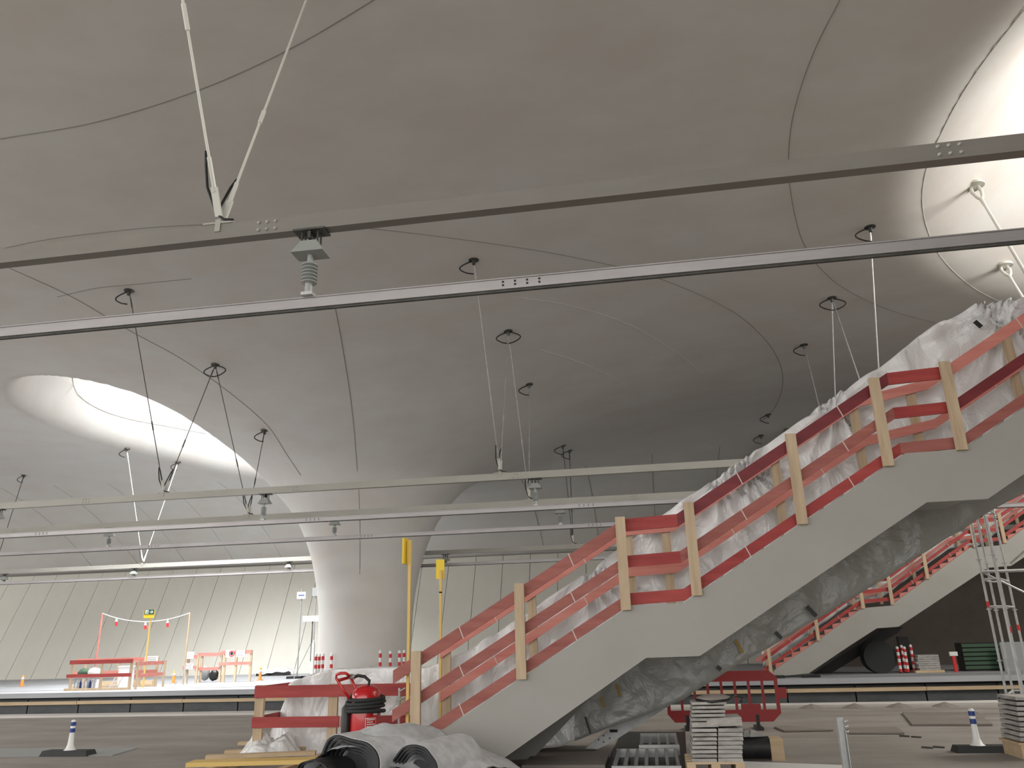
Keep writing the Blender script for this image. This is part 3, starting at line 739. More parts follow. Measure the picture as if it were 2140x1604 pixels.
# ================================================================== RED PLASTIC BARRIER
BYY = 16.0
xl, xr = px_X(1393, 1460, BYY), px_X(1628, 1455, BYY); zt0 = onY(1500, 1402, BYY).z; zb0 = max(.02, onY(1500, 1508, BYY).z)
br = thing('plastic_barrier', 'red plastic pedestrian barrier with slots standing behind the slab stack', 'barrier', ((xl+xr)/2, BYY, 0))
W_ = xr-xl; H_ = zt0-zb0
outl = [(xl, zb0+.12), (xl+.12, zb0), (xr-.15, zb0), (xr, zb0+.15), (xr, zt0-.12), (xr-.14, zt0), (xl+.14, zt0), (xl, zt0-.12)]
m = MB()
m.prism([(xl, zt0-.12), (xl+.14, zt0), (xr-.14, zt0), (xr, zt0-.12), (xr, zt0-.18), (xl, zt0-.18)], BYY-.03, BYY+.03)
m.prism([(xl+.0, zb0+.14), (xl+.12, zb0), (xr-.15, zb0), (xr, zb0+.14), (xr, zb0+.2), (xl, zb0+.2)], BYY-.03, BYY+.03)
nb = 9
for i in range(nb):
    x = xl+.03+(W_-.06)*i/(nb-1); w = .045 if 0 < i < nb-1 else .06
    m.box(x-w/2, x+w/2, BYY-.028, BYY+.028, zb0+.15, zt0-.15)
m.box(xl+W_*.66, xl+W_*.83, BYY-.029, BYY+.029, zb0+.2, zb0+.3); m.build('barrier_panel', 'redplastic', br)
MB().box(xr, xr+.14, BYY-.02, BYY+.02, zt0-.48, zt0-.30).build('hook', 'redplastic', br)
for x in (xl+.35, xr-.42): MB().box(x-.06, x+.06, BYY-.28, BYY+.28, 0, .05).box(x-.03, x+.03, BYY-.032, BYY+.032, .05, zb0+.12).build('foot', 'black', br)

# ================================================================== SLAB STACKS AND FLOOR ITEMS UNDER THE STAIR
def pbox(x0, x1, y0, y1, Y, dep, zmin=0):
    A, B_ = onY(x0, y1, Y), onY(x1, y0, Y); return (A.x, B_.x, Y, Y+dep, max(zmin, A.z), B_.z)
def slab(x0, x1, y0, y1, Y, dep, label, group=None, dx=0, tilt=0, name='paving_slab'):
    a = pbox(x0, x1, y0, y1, Y, dep); m = MB()
    j = random.uniform(-.008, .008); zi = a[5]-.011
    m.hexa([(a[0]+dx, a[2]+j, a[4]), (a[1]+dx, a[2]+j, a[4]+tilt), (a[1]+dx, a[3], a[4]+tilt), (a[0]+dx, a[3], a[4]), (a[0]+dx+.004, a[2]+j+.004, zi), (a[1]+dx-.004, a[2]+j+.004, zi+tilt), (a[1]+dx-.004, a[3], zi+tilt), (a[0]+dx+.004, a[3], zi)])
    return tag(m.build(name, 'slab', None), label, 'slab', group)
SYY = 10.45
pal = thing('pallet', 'timber pallet under the two column slab stack', 'pallet', (px_X(1498, 1598, SYY), SYY, 0))
a = pbox(1436, 1556, 1592, 1598, SYY-.03, .75)
for k in range(4): MB().box(a[0], a[1], SYY-.02+k*.2, SYY+.12+k*.2, a[5]-.022, a[5]).build('deck_board', 'plank', pal)
for k in range(3): x = a[0]+(a[1]-a[0]-.1)*k/2; MB().box(x, x+.1, SYY-.02, SYY+.72, .0, a[5]-.023).build('pallet_block', 'plank', pal)
ordn = ['bottom', 'second', 'third', 'fourth', 'fifth', 'sixth', 'seventh', 'eighth', 'ninth', 'tenth']
ys = np.linspace(1591.5, 1520, 9)
for i in range(8):
    slab(1447+random.uniform(-1.5, 1), 1498, ys[i+1], ys[i], SYY, .62, f'{ordn[i]} concrete paver from below in the left column of the centre stack', 'pavers of the centre slab stack')
    slab(1501, 1552+random.uniform(-1, 1.5), ys[i+1]-1, ys[i], SYY, .62, f'{ordn[i]} concrete paver from below in the right column of the centre stack', 'pavers of the centre slab stack')
slab(1446, 1500, 1507, 1519, SYY, .5, 'broken grey slab piece bridging the left column of the centre stack')
slab(1478, 1550, 1498, 1518, SYY+.02, .5, 'wide tilted slab lying across the right column of the centre stack', tilt=.01)
ys = np.linspace(1506, 1464, 6)
for i in range(5):
    slab(1445+random.uniform(-1, 2), 1516+random.uniform(-2, 3), ys[i+1], ys[i], SYY+.08, .45, f'{ordn[i]} slab from below of the narrow upper tier on the centre stack', 'slabs of the upper tier of the centre stack')
P = onY(1492, 1463, SYY+.3)
bag = thing('harness_bag', 'flat grey bag with black straps on top of the slab stack', 'bag', P)
v = []; f = []; n = 20
m = MB(); m.lathe([(.02, .075), (.12, .07), (.2, .045), (.22, .02), (.18, 0)], P, 22).build('bag_body', 'board', bag, True)
MB().tube([P+Vector((-.22, -.1, .02)), P+Vector((-.05, -.24, .0)), P+Vector((.15, -.22, .02)), P+Vector((.24, -.1, .06)), P+Vector((.36, -.05, .03)), P+Vector((.3, -.2, .0))], .014, 6).build('strap', 'black', bag, True)
# right stack at the frame edge
Y2 = 12.1; ys = np.linspace(1549, 1452, 10)
for i in range(9):
    slab(2134-i*1.3+random.uniform(-2, 2), 2250-i, ys[i+1], ys[i], Y2, .6, f'{ordn[i]} slab from below in the stack at the right frame edge', 'slabs of the stack at the right edge', tilt=-.01)
a = pbox(2136, 2250, 1550, 1572, Y2, .6)
pr = thing('pallet', 'timber pallet under the slab stack at the right frame edge', 'pallet', (a[0]+.3, Y2, 0))
MB().box(a[0]-.03, a[1], Y2-.02, Y2+.6, a[5]-.03, a[5]-.004).build('deck_board', 'plank', pr)
for k in range(3): x = a[0]+(a[1]-a[0]-.1)*k/2; MB().box(x, x+.1, Y2, Y2+.58, 0, a[5]-.031).build('pallet_block', 'plank', pr)
# dark roll with wooden end and brackets right of the stack
P = onY(1555, 1543, 12.2); Q = onY(1606, 1545, 12.2)
dr = thing('packaged_roll', 'dark roll with wooden end block lying right of the slab stack', 'roll', (P.x, 12.2, .13))
MB().tube([(P.x-.3, 12.2, .15), (Q.x, 12.2, .15)], .14, 20).build('roll_body', 'membrane', dr, True, 40)
MB().box(Q.x, Q.x+.17, 12.05, 12.38, 0, .27).build('end_block', 'plank', dr)
for k, (xa, xb, ya, yb) in enumerate([(1552, 1570, 1512, 1520), (1565, 1596, 1508, 1519)]):
    a = pbox(xa, xb, ya, yb, 12.15, .3)
    tag(MB().hexa([(a[0], 12.1, .29), (a[1], 12.15, .29), (a[1], 12.3, .29), (a[0], 12.3, .29), (a[0]+.02, 12.12, .38), (a[1]-.12, 12.17, .36), (a[1]-.12, 12.28, .36), (a[0]+.02, 12.28, .38)]).build('steel_bracket', 'galv', None), ['short white bracket on the dark roll next to the slabs', 'longer wedge shaped bracket on the dark roll'][k], 'bracket')
# frames lying under the stair
def frame(px0, px1, yA, yB, label, n, Z=.12):
    A, B_ = onZ(px0, yA, Z), onZ(px1, yA, Z); D = onZ((px0+px1)/2, yB, Z).y
    t = thing('steel_grating', label, 'frame', (A.x, A.y, 0))
    w = .05
    MB().box(A.x, B_.x, A.y, A.y+w, 0, Z).build('side_bar', 'galv', t); MB().box(A.x, B_.x, D, D+w, 0, Z).build('side_bar', 'galv', t)
    for i in range(n):
        x = A.x+.03+(B_.x-A.x-.06)*i/(n-1); MB().box(x-.02, x+.02, A.y+w, D, Z-.06, Z).build('cross_bar', 'galv', t)
frame(1278, 1424, 1600, 1564, 'galvanised ladder frame lying under the stair beside the slab stack', 7)
frame(1335, 1420, 1556, 1532, 'second steel frame lying farther back under the stair', 5, .15)
A = onZ(1090, 1598, .06); B_ = onZ(1275, 1568, .06)
tag(MB().box(A.x, B_.x, A.y, B_.y, 0, .06).build('shuttering_panel', 'board', None), 'flat brownish panel on the floor in the shade below the stringer', 'panel')
Q = [onZ(1270, 1600, .006), onZ(1440, 1598, .006), onZ(1440, 1530, .006), onZ(1300, 1530, .006)]
def sheet(px, Z, th, label, mat, name='floor_board', cat='board'):
    P = [onZ(*p, Z) for p in px]; return tag(MB().prismz([(p.x, p.y) for p in P], Z-th, Z).build(name, mat, None), label, cat)
sheet([(1265, 1603), (1436, 1603), (1432, 1528), (1300, 1528)], .012, .01, 'thin black sheet under the steel frames', 'black', 'mat', 'mat')  # black sheet makes the gaps between the frame bars dark
sheet([(1885, 1487), (2043, 1487), (2074, 1512), (1906, 1512)], .035, .03, 'large brown sheet on the floor left of the right slab stack', 'board')
sheet([(1772, 1519), (1872, 1517), (1890, 1530), (1776, 1530)], .03, .025, 'small brown sheet on the floor behind the metal upright', 'board')
sheet([(1618, 1517), (1640, 1515), (1742, 1524), (1640, 1526)], .03, .025, 'narrow board strip right of the red barrier', 'board')
sheet([(1554, 1590), (1770, 1598), (1800, 1625), (1560, 1625)], .03, .025, 'white board sheet at the bottom edge right of the slab stack', 'white')
for k, (x, y) in enumerate([(1890, 1537), (1915, 1539), (1938, 1561), (1962, 1560)]):
    p = onZ(x, y, .012); tag(MB().bar(p-Vector((.06, -.05, 0)), p+Vector((.06, -.05, 0)), .03, .02).build('wood_scrap', 'darksteel', None), ['leftmost of the small scraps behind the right delineator', 'second small scrap from the left near the brown sheet', 'third small scrap, left of the right delineator base', 'small scrap closest to the right delineator base'][k], 'scrap')
# kerb debris on right
for k, x in enumerate((1712, 1810, 1912, 2020)):
    p = onZ(x, 1486, .0)
    tag(MB().lathe([(.001, .10), (.10, .07), (.22, .03), (.30, 0)], (p.x, 20.2, 0), 9).build('rubble_heap', 'board', None), ['rubble heap against the kerb left of the metal upright', 'rubble heap against the kerb behind the small brown sheet', 'rubble heap against the kerb at the large brown sheet', 'rubble heap against the kerb behind the right delineator'][k], 'rubble')

# ---- delineators
def delineator(px, ytop, ybase, plate, label, yaw=0):
    P = onZ(px, ybase, .09); Y = P.y; zt_ = onY(px, ytop, Y).z; H = zt_-.09
    t = thing('delineator_post', label, 'bollard', (P.x, Y, 0), 'white delineator posts with blue bands')
    x0, x1 = onY(plate[0], plate[2], Y).x, onY(plate[1], plate[2], Y).x
    m = MB(); m.hexa([(x0, Y-.12, 0), (x1, Y-.12, 0), (x1, Y+.16, 0), (x0, Y+.16, 0), (x0+.03, Y-.09, .085), (x1-.03, Y-.09, .085), (x1-.03, Y+.13, .085), (x0+.03, Y+.13, .085)])
    m.build('base_plate', 'rubber', t)
    MB().lathe([(.10, 0), (.07, .02), (.048, .08), (.043, H*.3), (.036, H*.55), (.038, H*.96), (.02, H)], (P.x, Y, .088), 20).build('post_body', 'white', t, True, 50)
    for a, b in ((.58, .72), (.80, .93)): MB().lathe([(.0415, H*a), (.0415, H*b)], (P.x, Y, .088), 20).build('blue_band', 'blue', t, True, 50)
delineator(146, 1503, 1566, (92, 190, 1575), 'left blue banded delineator on the open floor by the kerb')
delineator(2043, 1479, 1556, (1996, 2118, 1578), 'right blue banded delineator in front of the slab stack')
sheet([(-30, 1563), (95, 1563), (290, 1561), (235, 1577), (-30, 1580)], .012, .01, 'long dark recessed strip on the floor under the left delineator', 'grey', 'floor_mat', 'mat')
# ---- metal upright in the foreground
U = onY(1770, 1604, 7.6); X = onY(1761, 1540, 7.6).x; ZT = onY(1762, 1499, 7.6).z
t = thing('metal_upright', 'galvanised slotted upright standing in the right foreground', 'post', (X, 7.6, 0))
MB().box(X-.03, X-.024, 7.57, 7.63, 0, ZT).box(X-.03, X+.03, 7.63, 7.636, 0, ZT).box(X+.024, X+.03, 7.57, 7.63, 0, ZT-.1).build('channel', 'galv', t)
for dz in (.03, .07, .11): MB().tube([(X+.03, 7.6, ZT-dz), (X+.055, 7.59, ZT-dz)], .014, 10).build('lug', 'galv', t, True)
MB().box(X-.09, X+.09, 7.52, 7.70, 0, .01).build('foot_plate', 'galv', t)

# ================================================================== FAR STAIR
RYY = 34.6
rt_, rx, rz = poly_fn([(1622, 1396), (1696, 1347), (1801, 1270), (1860, 1265), (2026, 1144), (2091, 1139), (2160, 1088)], RYY)
rb_, qx, qz = poly_fn([(1690, 1406), (1773, 1350), (1832, 1312), (1877, 1309), (2063, 1186), (2112, 1182), (2160, 1150)], RYY)
st2 = thing('staircase', 'far pale stair flight on the opposite platform at lower right', 'staircase', (rx[0], RYY+1, 0))
top = [(rx[0]-.35, .02)]+list(zip(rx, rz)); bot = [(a, max(.01, b)) for a, b in zip(qx, qz)]; XR = 22.0
top.append((XR, top[-1][1]+.6*(XR-top[-1][0]))); bot.append((XR, bot[-1][1]+.6*(XR-bot[-1][0])))
MB().prism(top+list(reversed(bot)), RYY-.05, RYY+.05).build('stringer', 'steelwhite', st2)
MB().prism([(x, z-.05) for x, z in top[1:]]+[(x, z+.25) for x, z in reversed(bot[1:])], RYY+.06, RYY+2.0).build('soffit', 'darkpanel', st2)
def rzt(x): return float(np.interp(x, [p[0] for p in top], [p[1] for p in top]))
m_n = 0; x = rx[0]
while x < XR-.5:
    if not (rx[2] < x < rx[3] or rx[4] < x < rx[5]):
        z = rzt(x); MB().prism([(x, z-.02), (x+.34, z+.16), (x+.34, z+.23), (x, z+.19)], RYY+.07, RYY+.11).build('tread_edge', 'redpale', st2)
    x += .34
rpost = [px_X(x, y, RYY) for x, y in [(1607, 1372), (1706, 1310), (1800, 1250), (1858, 1225), (1932, 1178), (2032, 1120), (2090, 1095)]]+[15.5, 17.6]
kn = [rpost[0]-.3, rx[2], rx[3], rx[4], rx[5], XR]
guard('red timber guard of the far stair on the opposite platform', RYY-.02, RYY-.10, rpost, rail_sets(kn, rzt, [(.18, .14), (.55, .14), (.95, .16)]), zs=rzt)
guard('inner red timber guard on the far side of the far stair', RYY+1.9, RYY+1.95, [p+.15 for p in rpost], rail_sets(kn, rzt, [(.5, .14), (.95, .15)]), zs=rzt, redm='redpale')
# film strip behind it
m = MB(); v = []; f = []; n = 160
for i in range(n+1):
    x = rpost[0]+(XR-rpost[0])*i/n; zc0 = rzt(x)
    for j in range(7):
        z = zc0+.2+.16*j; v.append((x, RYY+2.15+.09*noise.noise(Vector((x*2.5, z*3, 0)))+.04*math.sin(x*9+j), z))
for i in range(n):
    for j in range(6): f.append((i*7+j, (i+1)*7+j, (i+1)*7+j+1, i*7+j+1))
o = MB(); o.v = v; o.f = f; o = o.build('plastic_sheet', 'film', None, True); tag(o, 'long crinkled plastic sheet behind the guards of the far stair', 'sheet')
m = o.modifiers.new('s', 'SOLIDIFY'); m.thickness = .01
es = [onY(x, y, RYY+2.6) for x, y in [(1700, 1408), (1850, 1312), (1890, 1309), (1878, 1322), (1740, 1408)]]
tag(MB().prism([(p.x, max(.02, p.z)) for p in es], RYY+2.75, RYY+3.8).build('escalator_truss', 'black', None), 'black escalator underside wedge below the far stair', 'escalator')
for k, (xa, xb) in enumerate([(1614, 1638), (1676, 1712)]):
    A, B_ = onY(xa, 1405, RYY-.3), onY(xb, 1405, RYY-.3)
    tag(MB().box(A.x, B_.x, RYY-.45, RYY-.1, 0, .1).build('rubber_pad', 'black', None), ['left black rubber pad at the foot of the far stair', 'right black rubber pad at the foot of the far stair'][k], 'pad')

# ================================================================== SCAFFOLD TOWER
t = thing('scaffold_tower', 'galvanised scaffold tower with red bands at the right edge', 'scaffold', (onY(2103, 1449, 18.3).x, 18.3, 0))
legs = [((2103, 1449), 18.3, 6.6), ((2139, 1449), 18.3, 3.9), ((2118, 1449), 19.5, 6.0), ((2158, 1449), 19.5, 4.6), ((2136, 1449), 17.2, 6.5)]
LX = []
for (px, Y, zt_) in legs:
    P = onY(*px, Y); zt_ = min(zt_, 6.6); LX.append((P.x, Y))
    MB().tube([(P.x, Y, 0), (P.x, Y, zt_)], .026, 8).build('upright', 'galv', t, True, 40)
    for zz in (1.0, 2.0, 3.0, 4.0): MB().lathe([(.05, -.01), (.05, .01)], (P.x, Y, zz), 10).build('rosette', 'galv', t)
for (i, y) in ((0, 1262), (1, 1316), (3, 1312)):
    z = onY(2080, y, LX[i][1]).z; MB().lathe([(.029, -.06), (.029, .06)], (LX[i][0], LX[i][1], z), 10).build('red_band', 'stripered', t)
for z in (.35, 2.05, 2.6, 4.1):
    for a, b in ((0, 1), (0, 2), (1, 3), (2, 3)): MB().tube([(*LX[a], z), (*LX[b], z)], .022, 6).build('ledger', 'galv', t)
X = LX[0][0]
MB().tube([(X, 18.3, 2.75), (X+2.6, 18.3, 1.2)], .022, 6).build('diagonal_brace', 'galv', t)
MB().tube([(X, 18.3, 2.75), (X+2.6, 18.3, 2.75)], .035, 6).build('ledger', 'galv', t)
MB().tube([(X+2.6, 18.3, 0), (X+2.6, 18.3, 6)], .026, 8).build('upright', 'galv', t)
MB().tube([(X+.6, 18.3, 2.9), (X+2.6, 18.3, 4.4)], .022, 6).build('diagonal_brace', 'galv', t)

# ================================================================== FAR PLATFORM, LEFT: timber enclosures, poles and signs
def tri_fence(Y, px0, px1, ytop, ymid, posts, label, mats=('redpaint', 'timber'), base=True, slope=(0, 0)):
    t = thing('timber_barrier', label, 'barrier', (onY(px0, ytop, Y).x, Y, 0))
    xa, xb = onY(px0, ytop, Y).x, onY(px1, ytop, Y).x; zt_ = onY((px0+px1)/2, ytop, Y).z; zm = onY((px0+px1)/2, ymid, Y).z
    for p in posts:
        X = onY(p, 1410, Y).x; MB().box(X-.06, X+.06, Y+.03, Y+.09, 0, zt_+.08).build('post', mats[1], t)
    MB().box(xa, xb, Y, Y+.03, zt_-.09, zt_+.09).build('rail_board', mats[0], t); MB().box(xa-.08, xb-.02, Y, Y+.03, zm-.07, zm+.08).build('rail_board', mats[0], t)
    if base: MB().box(xa-.1, xb, Y-.02, Y+.1, 0, .10).build('base_beam', 'timber', t)
    return t
YA = 34.9
tri_fence(YA, 146, 277, 1382, 1411, [148, 210, 271], 'dark red timber barrier of the left enclosure facing the tracks')
tri_fence(YA+2.6, 160, 330, 1378, 1404, [175, 245, 290, 325], 'pale red rear barrier of the left enclosure', ('redpale', 'timber'))
sb = thing('timber_barrier', 'short side barrier closing the left enclosure on its right', 'barrier', (onY(277, 1400, YA).x, YA+1, 0))
xs_ = onY(277, 1400, YA).x+.05
for z in (1.1, .58): MB().box(xs_, xs_+.03, YA+.1, YA+2.5, z-.08, z+.08).build('rail_board', 'redpale', sb)
for y in (YA+.15, YA+2.3): MB().box(xs_+.03, xs_+.09, y, y+.1, 0, 1.2).build('post', 'timber', sb)
YB = 41.0
tri_fence(YB, 413, 461, 1367, 1397, [418, 458], 'left bay of the second timber enclosure with tools inside', ('redpale', 'timber'), False)
tri_fence(YB-.05, 462, 526, 1362, 1386, [466, 490, 521], 'right bay of the second timber enclosure carrying notice sheets', ('redpale', 'timber'), False)
tri_fence(YB-.4, 386, 412, 1372, 1394, [389, 409], 'narrow left end bay of the second timber enclosure', ('redpale', 'timber'), False)
A = onZ(385, 1412, .1); B_ = onZ(490, 1411, .1); tag(MB().box(A.x, B_.x, 39.4, 39.6, 0, .22).build('timber_beam', 'plank', None), 'long timber beam on the platform before the second enclosure', 'beam')
def notice(x0, x1, y0, y1, Y, label, lines=3, ring=False, tilt=0):
    a = pbox(x0, x1, y0, y1, Y, .01)
    t = thing('notice_sheet', label, 'sign', ((a[0]+a[1])/2, Y, a[4]))
    MB().box(a[0], a[1], Y, Y+.01, a[4], a[5]).build('sheet', 'sign', t)
    h = a[5]-a[4]; w = a[1]-a[0]
    for i in range(lines):
        z = a[5]-h*(i+1)/(lines+1); MB().box(a[0]+w*(.1 if not ring else .05), a[0]+w*(.85 if not ring else .4), Y-.004, Y-.001, z-.012, z+.012).build('print_line', 'grey', t)
    if ring:
        cx, cz = a[0]+w*.72, (a[4]+a[5])/2; pts = [(cx+math.cos(q)*h*.36, Y-.006, cz+math.sin(q)*h*.36) for q in [2*math.pi*k/20 for k in range(21)]]
        MB().tube(pts, .025, 5).build('prohibition_ring', 'stripered', t); MB().lathe([(.08, 0), (.08, .01)], (cx, Y-.002, cz), 10, (0, -1, 0)).build('symbol', 'black', t)
notice(301, 331, 1370, 1388, YA+2.45, 'white notice sheet hung on the right corner of the left enclosure', 4)
notice(471, 490, 1357, 1373, YB-.12, 'white notice with red ring symbol on the second enclosure', 2, True)
notice(493, 512, 1358, 1372, YB-.12, 'white notice right of the ring symbol notice', 3)
notice(389, 406, 1361, 1376, YB-.46, 'upper white notice on the end bay of the second enclosure', 2)
notice(386, 404, 1385, 1398, YB-.46, 'lower white notice on the end bay of the second enclosure', 4)
# contents
def blob(P, rx, rz_, mat, label, name, cat, seed=0, flat=.8):
    v = []; f = []; n = 16; k = 10
    for i in range(k+1):
        a = -math.pi/2+math.pi*i/k
        for j in range(n):
            b = 2*math.pi*j/n; q = 1+.18*noise.noise(Vector((math.cos(b)+seed, math.sin(b), a)))
            v.append((P.x+rx*q*math.cos(a)*math.cos(b), P.y+rx*.8*q*math.cos(a)*math.sin(b), P.z+rz_+rz_*q*math.sin(a)*flat))
    for i in range(k):
        for j in range(n): f.append((i*n+j, i*n+(j+1) % n, (i+1)*n+(j+1) % n, (i+1)*n+j))
    m = MB(); m.v = v; m.f = f; return tag(m.build(name, mat, None, True), label, cat)
# crate table carrying the bags
P = onY(185, 1425, YA+1.1)
ct = thing('tool_crate', 'wire crate with bottles inside the left enclosure', 'crate', (P.x, YA+1.1, 0))
MB().box(P.x-.55, P.x+.55, YA+.8, YA+1.4, 0, .05).box(P.x-.55, P.x+.55, YA+.8, YA+1.4, .50, .54).build('shelf', 'grey', ct)
for k in range(7): x = P.x-.5+k*.165; MB().lathe([(.055, .05), (.055, .3), (.02, .36), (.02, .42)], (x, YA+1.0, 0), 8).build('bottle', ['sign', 'blue', 'white'][k % 3], ct)
for sx in (-.52, .5):
    MB().box(P.x+sx, P.x+sx+.03, YA+.8, YA+.83, .05, .5).build('leg', 'grey', ct)
blob(Vector((onY(176, 1400, YA+1.1).x, YA+1.1, .545)), .30, .22, 'darkgreen', 'green sack on the crate in the left enclosure', 'green_sack', 'bag', 2)
blob(Vector((onY(198, 1400, YA+1.1).x, YA+1.1, .545)), .31, .23, 'white', 'white bundle next to the green sack in the enclosure', 'white_bundle', 'bag', 5)
P = onZ(228, 1436, 0); tag(MB().box(P.x-.28, P.x+.18, YA+1.3, YA+1.6, 0, .42).build('white_box', 'sign', None), 'white box standing mid enclosure right of the crate', 'box')
P = onY(250, 1420, YA+1.0)
sl = thing('step_ladder', 'white folding step leaning inside the left enclosure', 'ladder', (P.x, YA+1, 0))
for s in (-.22, .22): MB().bar((P.x-.25+s*.2, YA+.9+s, .0), (P.x+.08+s*.2, YA+.9+s, .62), .04, .04).build('rail', 'white', sl)
for z in (.15, .35, .55): MB().box(P.x-.25+z*.5-.05, P.x-.25+z*.5+.05, YA+.68, YA+1.12, z-.02, z+.02).build('step', 'white', sl)
P = onY(258, 1400, YA+1.6); tag(MB().box(P.x-.32, P.x+.32, YA+1.7, YA+2.0, 0, .95).box(P.x-.35, P.x+.35, YA+1.68, YA+2.02, .95, 1.0).build('tool_cabinet', 'sign', None), 'pale cabinet with lid inside the left enclosure', 'cabinet')
for k, x in enumerate((430, 449)):
    P = onY(x, 1390, YB+.7); blob(Vector((P.x, YB+.7, .0)), .26, .45-.1*k, ['grey', 'black'][k], ['grey tool bag standing in the second enclosure', 'black tool bag right of the grey one in the second enclosure'][k], 'tool_bag', 'bag', k+8)
# poles, chain, tassels
YP = 38.0
def pole(pa, pb, Y, label, mat, r=.045):
    A, B_ = onY(*pa, Y), onY(*pb, Y); t = thing('support_pole', label, 'pole', (A.x, Y, 0))
    MB().tube([(A.x, Y, 0), (A.x, Y, A.z)], r, 8).build('shaft', mat, t, True, 40)
    MB().tube([(A.x, Y, .9), (A.x+.28, Y-.3, 0)], .018, 6).tube([(A.x, Y, .9), (A.x-.28, Y-.3, 0)], .018, 6).tube([(A.x, Y, .9), (A.x, Y+.4, 0)], .018, 6).build('stay_leg', 'galv', t)
    return A
pA = pole((214, 1281), (206, 1380), YP, 'reddish timber pole at the left end of the hanging chain', 'redpale')
pB = pole((397, 1280), (391, 1365), YP+1.2, 'pale timber pole at the right end of the hanging chain', 'timber')
ch = thing('barrier_chain', 'white chain slung between the two timber poles with tape tassels', 'chain', pA)
pts = []; 
for i in range(25):
    s = i/24; p = pA.lerp(pB, s); p.z -= .42*4*s*(1-s); pts.append(p)
MB().tube(pts, .022, 6).build('chain', 'sign', ch, True)
for s in (.18, .52, .77):
    p = pts[int(s*24)]
    MB().hexa([(p.x-.05, p.y-.01, p.z-.18), (p.x+.08, p.y-.01, p.z-.18), (p.x+.08, p.y+.01, p.z-.18), (p.x-.05, p.y+.01, p.z-.18), (p.x-.03, p.y-.01, p.z), (p.x+.03, p.y-.01, p.z), (p.x+.03, p.y+.01, p.z), (p.x-.03, p.y+.01, p.z)]).build('tassel', 'white', ch)
    MB().hexa([(p.x-.02, p.y-.012, p.z-.38), (p.x+.11, p.y-.012, p.z-.38), (p.x+.11, p.y+.012, p.z-.38), (p.x-.02, p.y+.012, p.z-.38), (p.x-.05, p.y-.012, p.z-.18), (p.x+.08, p.y-.012, p.z-.18), (p.x+.08, p.y+.012, p.z-.18), (p.x-.05, p.y+.012, p.z-.18)]).build('tassel_end', 'stripered', ch)
# exit sign on yellow post
YS = 36.6; a = pbox(301, 323, 1273, 1290, YS, .02)
es_ = thing('exit_sign', 'green emergency exit sign with white arrow on a yellow post', 'sign', ((a[0]+a[1])/2, YS, 0))
X = onY(309, 1330, YS).x
MB().box(X-.035, X+.035, YS+.03, YS+.08, 0, a[5]-.1).build('post', 'yellowwood', es_)
MB().box(a[0]-.03, a[1]+.01, YS, YS+.03, a[4]-.02, a[5]).build('backing_board', 'yellow', es_)
zs0 = a[4]+(a[5]-a[4])*.38
MB().box(a[0], a[1], YS-.012, YS-.001, zs0, a[5]).build('sign_face', 'green', es_)
cx = a[0]+(a[1]-a[0])*.72; cz = (zs0+a[5])/2; w = .09
MB().box(cx-w, cx+w*.4, YS-.02, YS-.013, cz-.014, cz+.014).prism([(cx+w*.2, cz+.075), (cx+w, cz), (cx+w*.2, cz-.075), (cx+w*.05, cz-.055), (cx+w*.6, cz), (cx+w*.05, cz+.055)], YS-.02, YS-.013).build('arrow', 'white', es_)
cx = a[0]+(a[1]-a[0])*.27
MB().box(cx-.085, cx+.07, YS-.018, YS-.013, zs0+.025, a[5]-.02).build('door_symbol', 'white', es_)
MB().box(cx-.02, cx+.02, YS-.022, YS-.018, cz-.03, cz+.035).bar((cx, YS-.02, cz-.02), (cx-.05, YS-.02, cz-.08), .004, .02).bar((cx, YS-.02, cz-.02), (cx+.045, YS-.02, cz-.075), .004, .02).bar((cx, YS-.02, cz+.02), (cx+.055, YS-.02, cz), .004, .018).lathe([(.018, 0), (.018, .004)], (cx+.015, YS-.018, cz+.06), 10, (0, -1, 0)).build('running_figure', 'green', es_)
# cones
for k, (x, y0, y1) in enumerate([(45, 1410, 1434), (362, 1401, 1427), (543, 1394, 1421)]):
    P = onZ(x, y1, 0); H = onY(x, y0, P.y).z
    t = thing('traffic_cone', ['orange safety cone nearest the left edge of view', 'orange safety cone between the two timber enclosures', 'orange safety cone in front of the film covered pile'][k], 'cone', P, 'slim orange cones on the far platform')
    MB().lathe([(.09, .03), (.075, H*.5), (.045, H-.02), (.02, H)], P, 14).build('cone_body', 'orange', t, True, 50)
    MB().lathe([(.072, H*.62), (.06, H*.80)], P, 14).build('white_band', 'white', t, True)
    MB().box(P.x-.14, P.x+.14, P.y-.14, P.y+.14, 0, .03).build('base', 'orange', t)
    sh = .7
    if k < 2: tag(MB().box(P.x-.75, P.x+.6, P.y-.35, P.y-.2, 0, .02).build('cover_strip', 'grey', None), ['dark cover strip before the cone nearest the left edge', 'dark cover strip before the cone between the enclosures'][k], 'strip')
# film covered pile
P = onZ(560, 1412, 0)
pl = thing('covered_pile', 'low board pile covered with pale film on the bright platform', 'pile', (P.x, P.y+.5, 0))
MB().box(P.x-.9, P.x-.1, P.y+.2, P.y+1.3, 0, .2).box(P.x+.2, P.x+.9, P.y+.2, P.y+1.3, 0, .2).build('boards', 'black', pl)
n = 20; v = []; f = []
for i in range(n+1):
    for j in range(n+1):
        a = i/n; b = j/n; e = min(a, 1-a, b, 1-b)*6; v.append((P.x-1.1+2.3*a, P.y+.1+1.5*b, .10+.22*min(1, e)+.1*noise.noise(Vector((a*5, b*5, 0)))+.14*a))
for i in range(n):
    for j in range(n): f.append((i*(n+1)+j, (i+1)*(n+1)+j, (i+1)*(n+1)+j+1, i*(n+1)+j+1))
m = MB(); m.v = v; m.f = f; m.build('film_cover', 'film', pl, True)
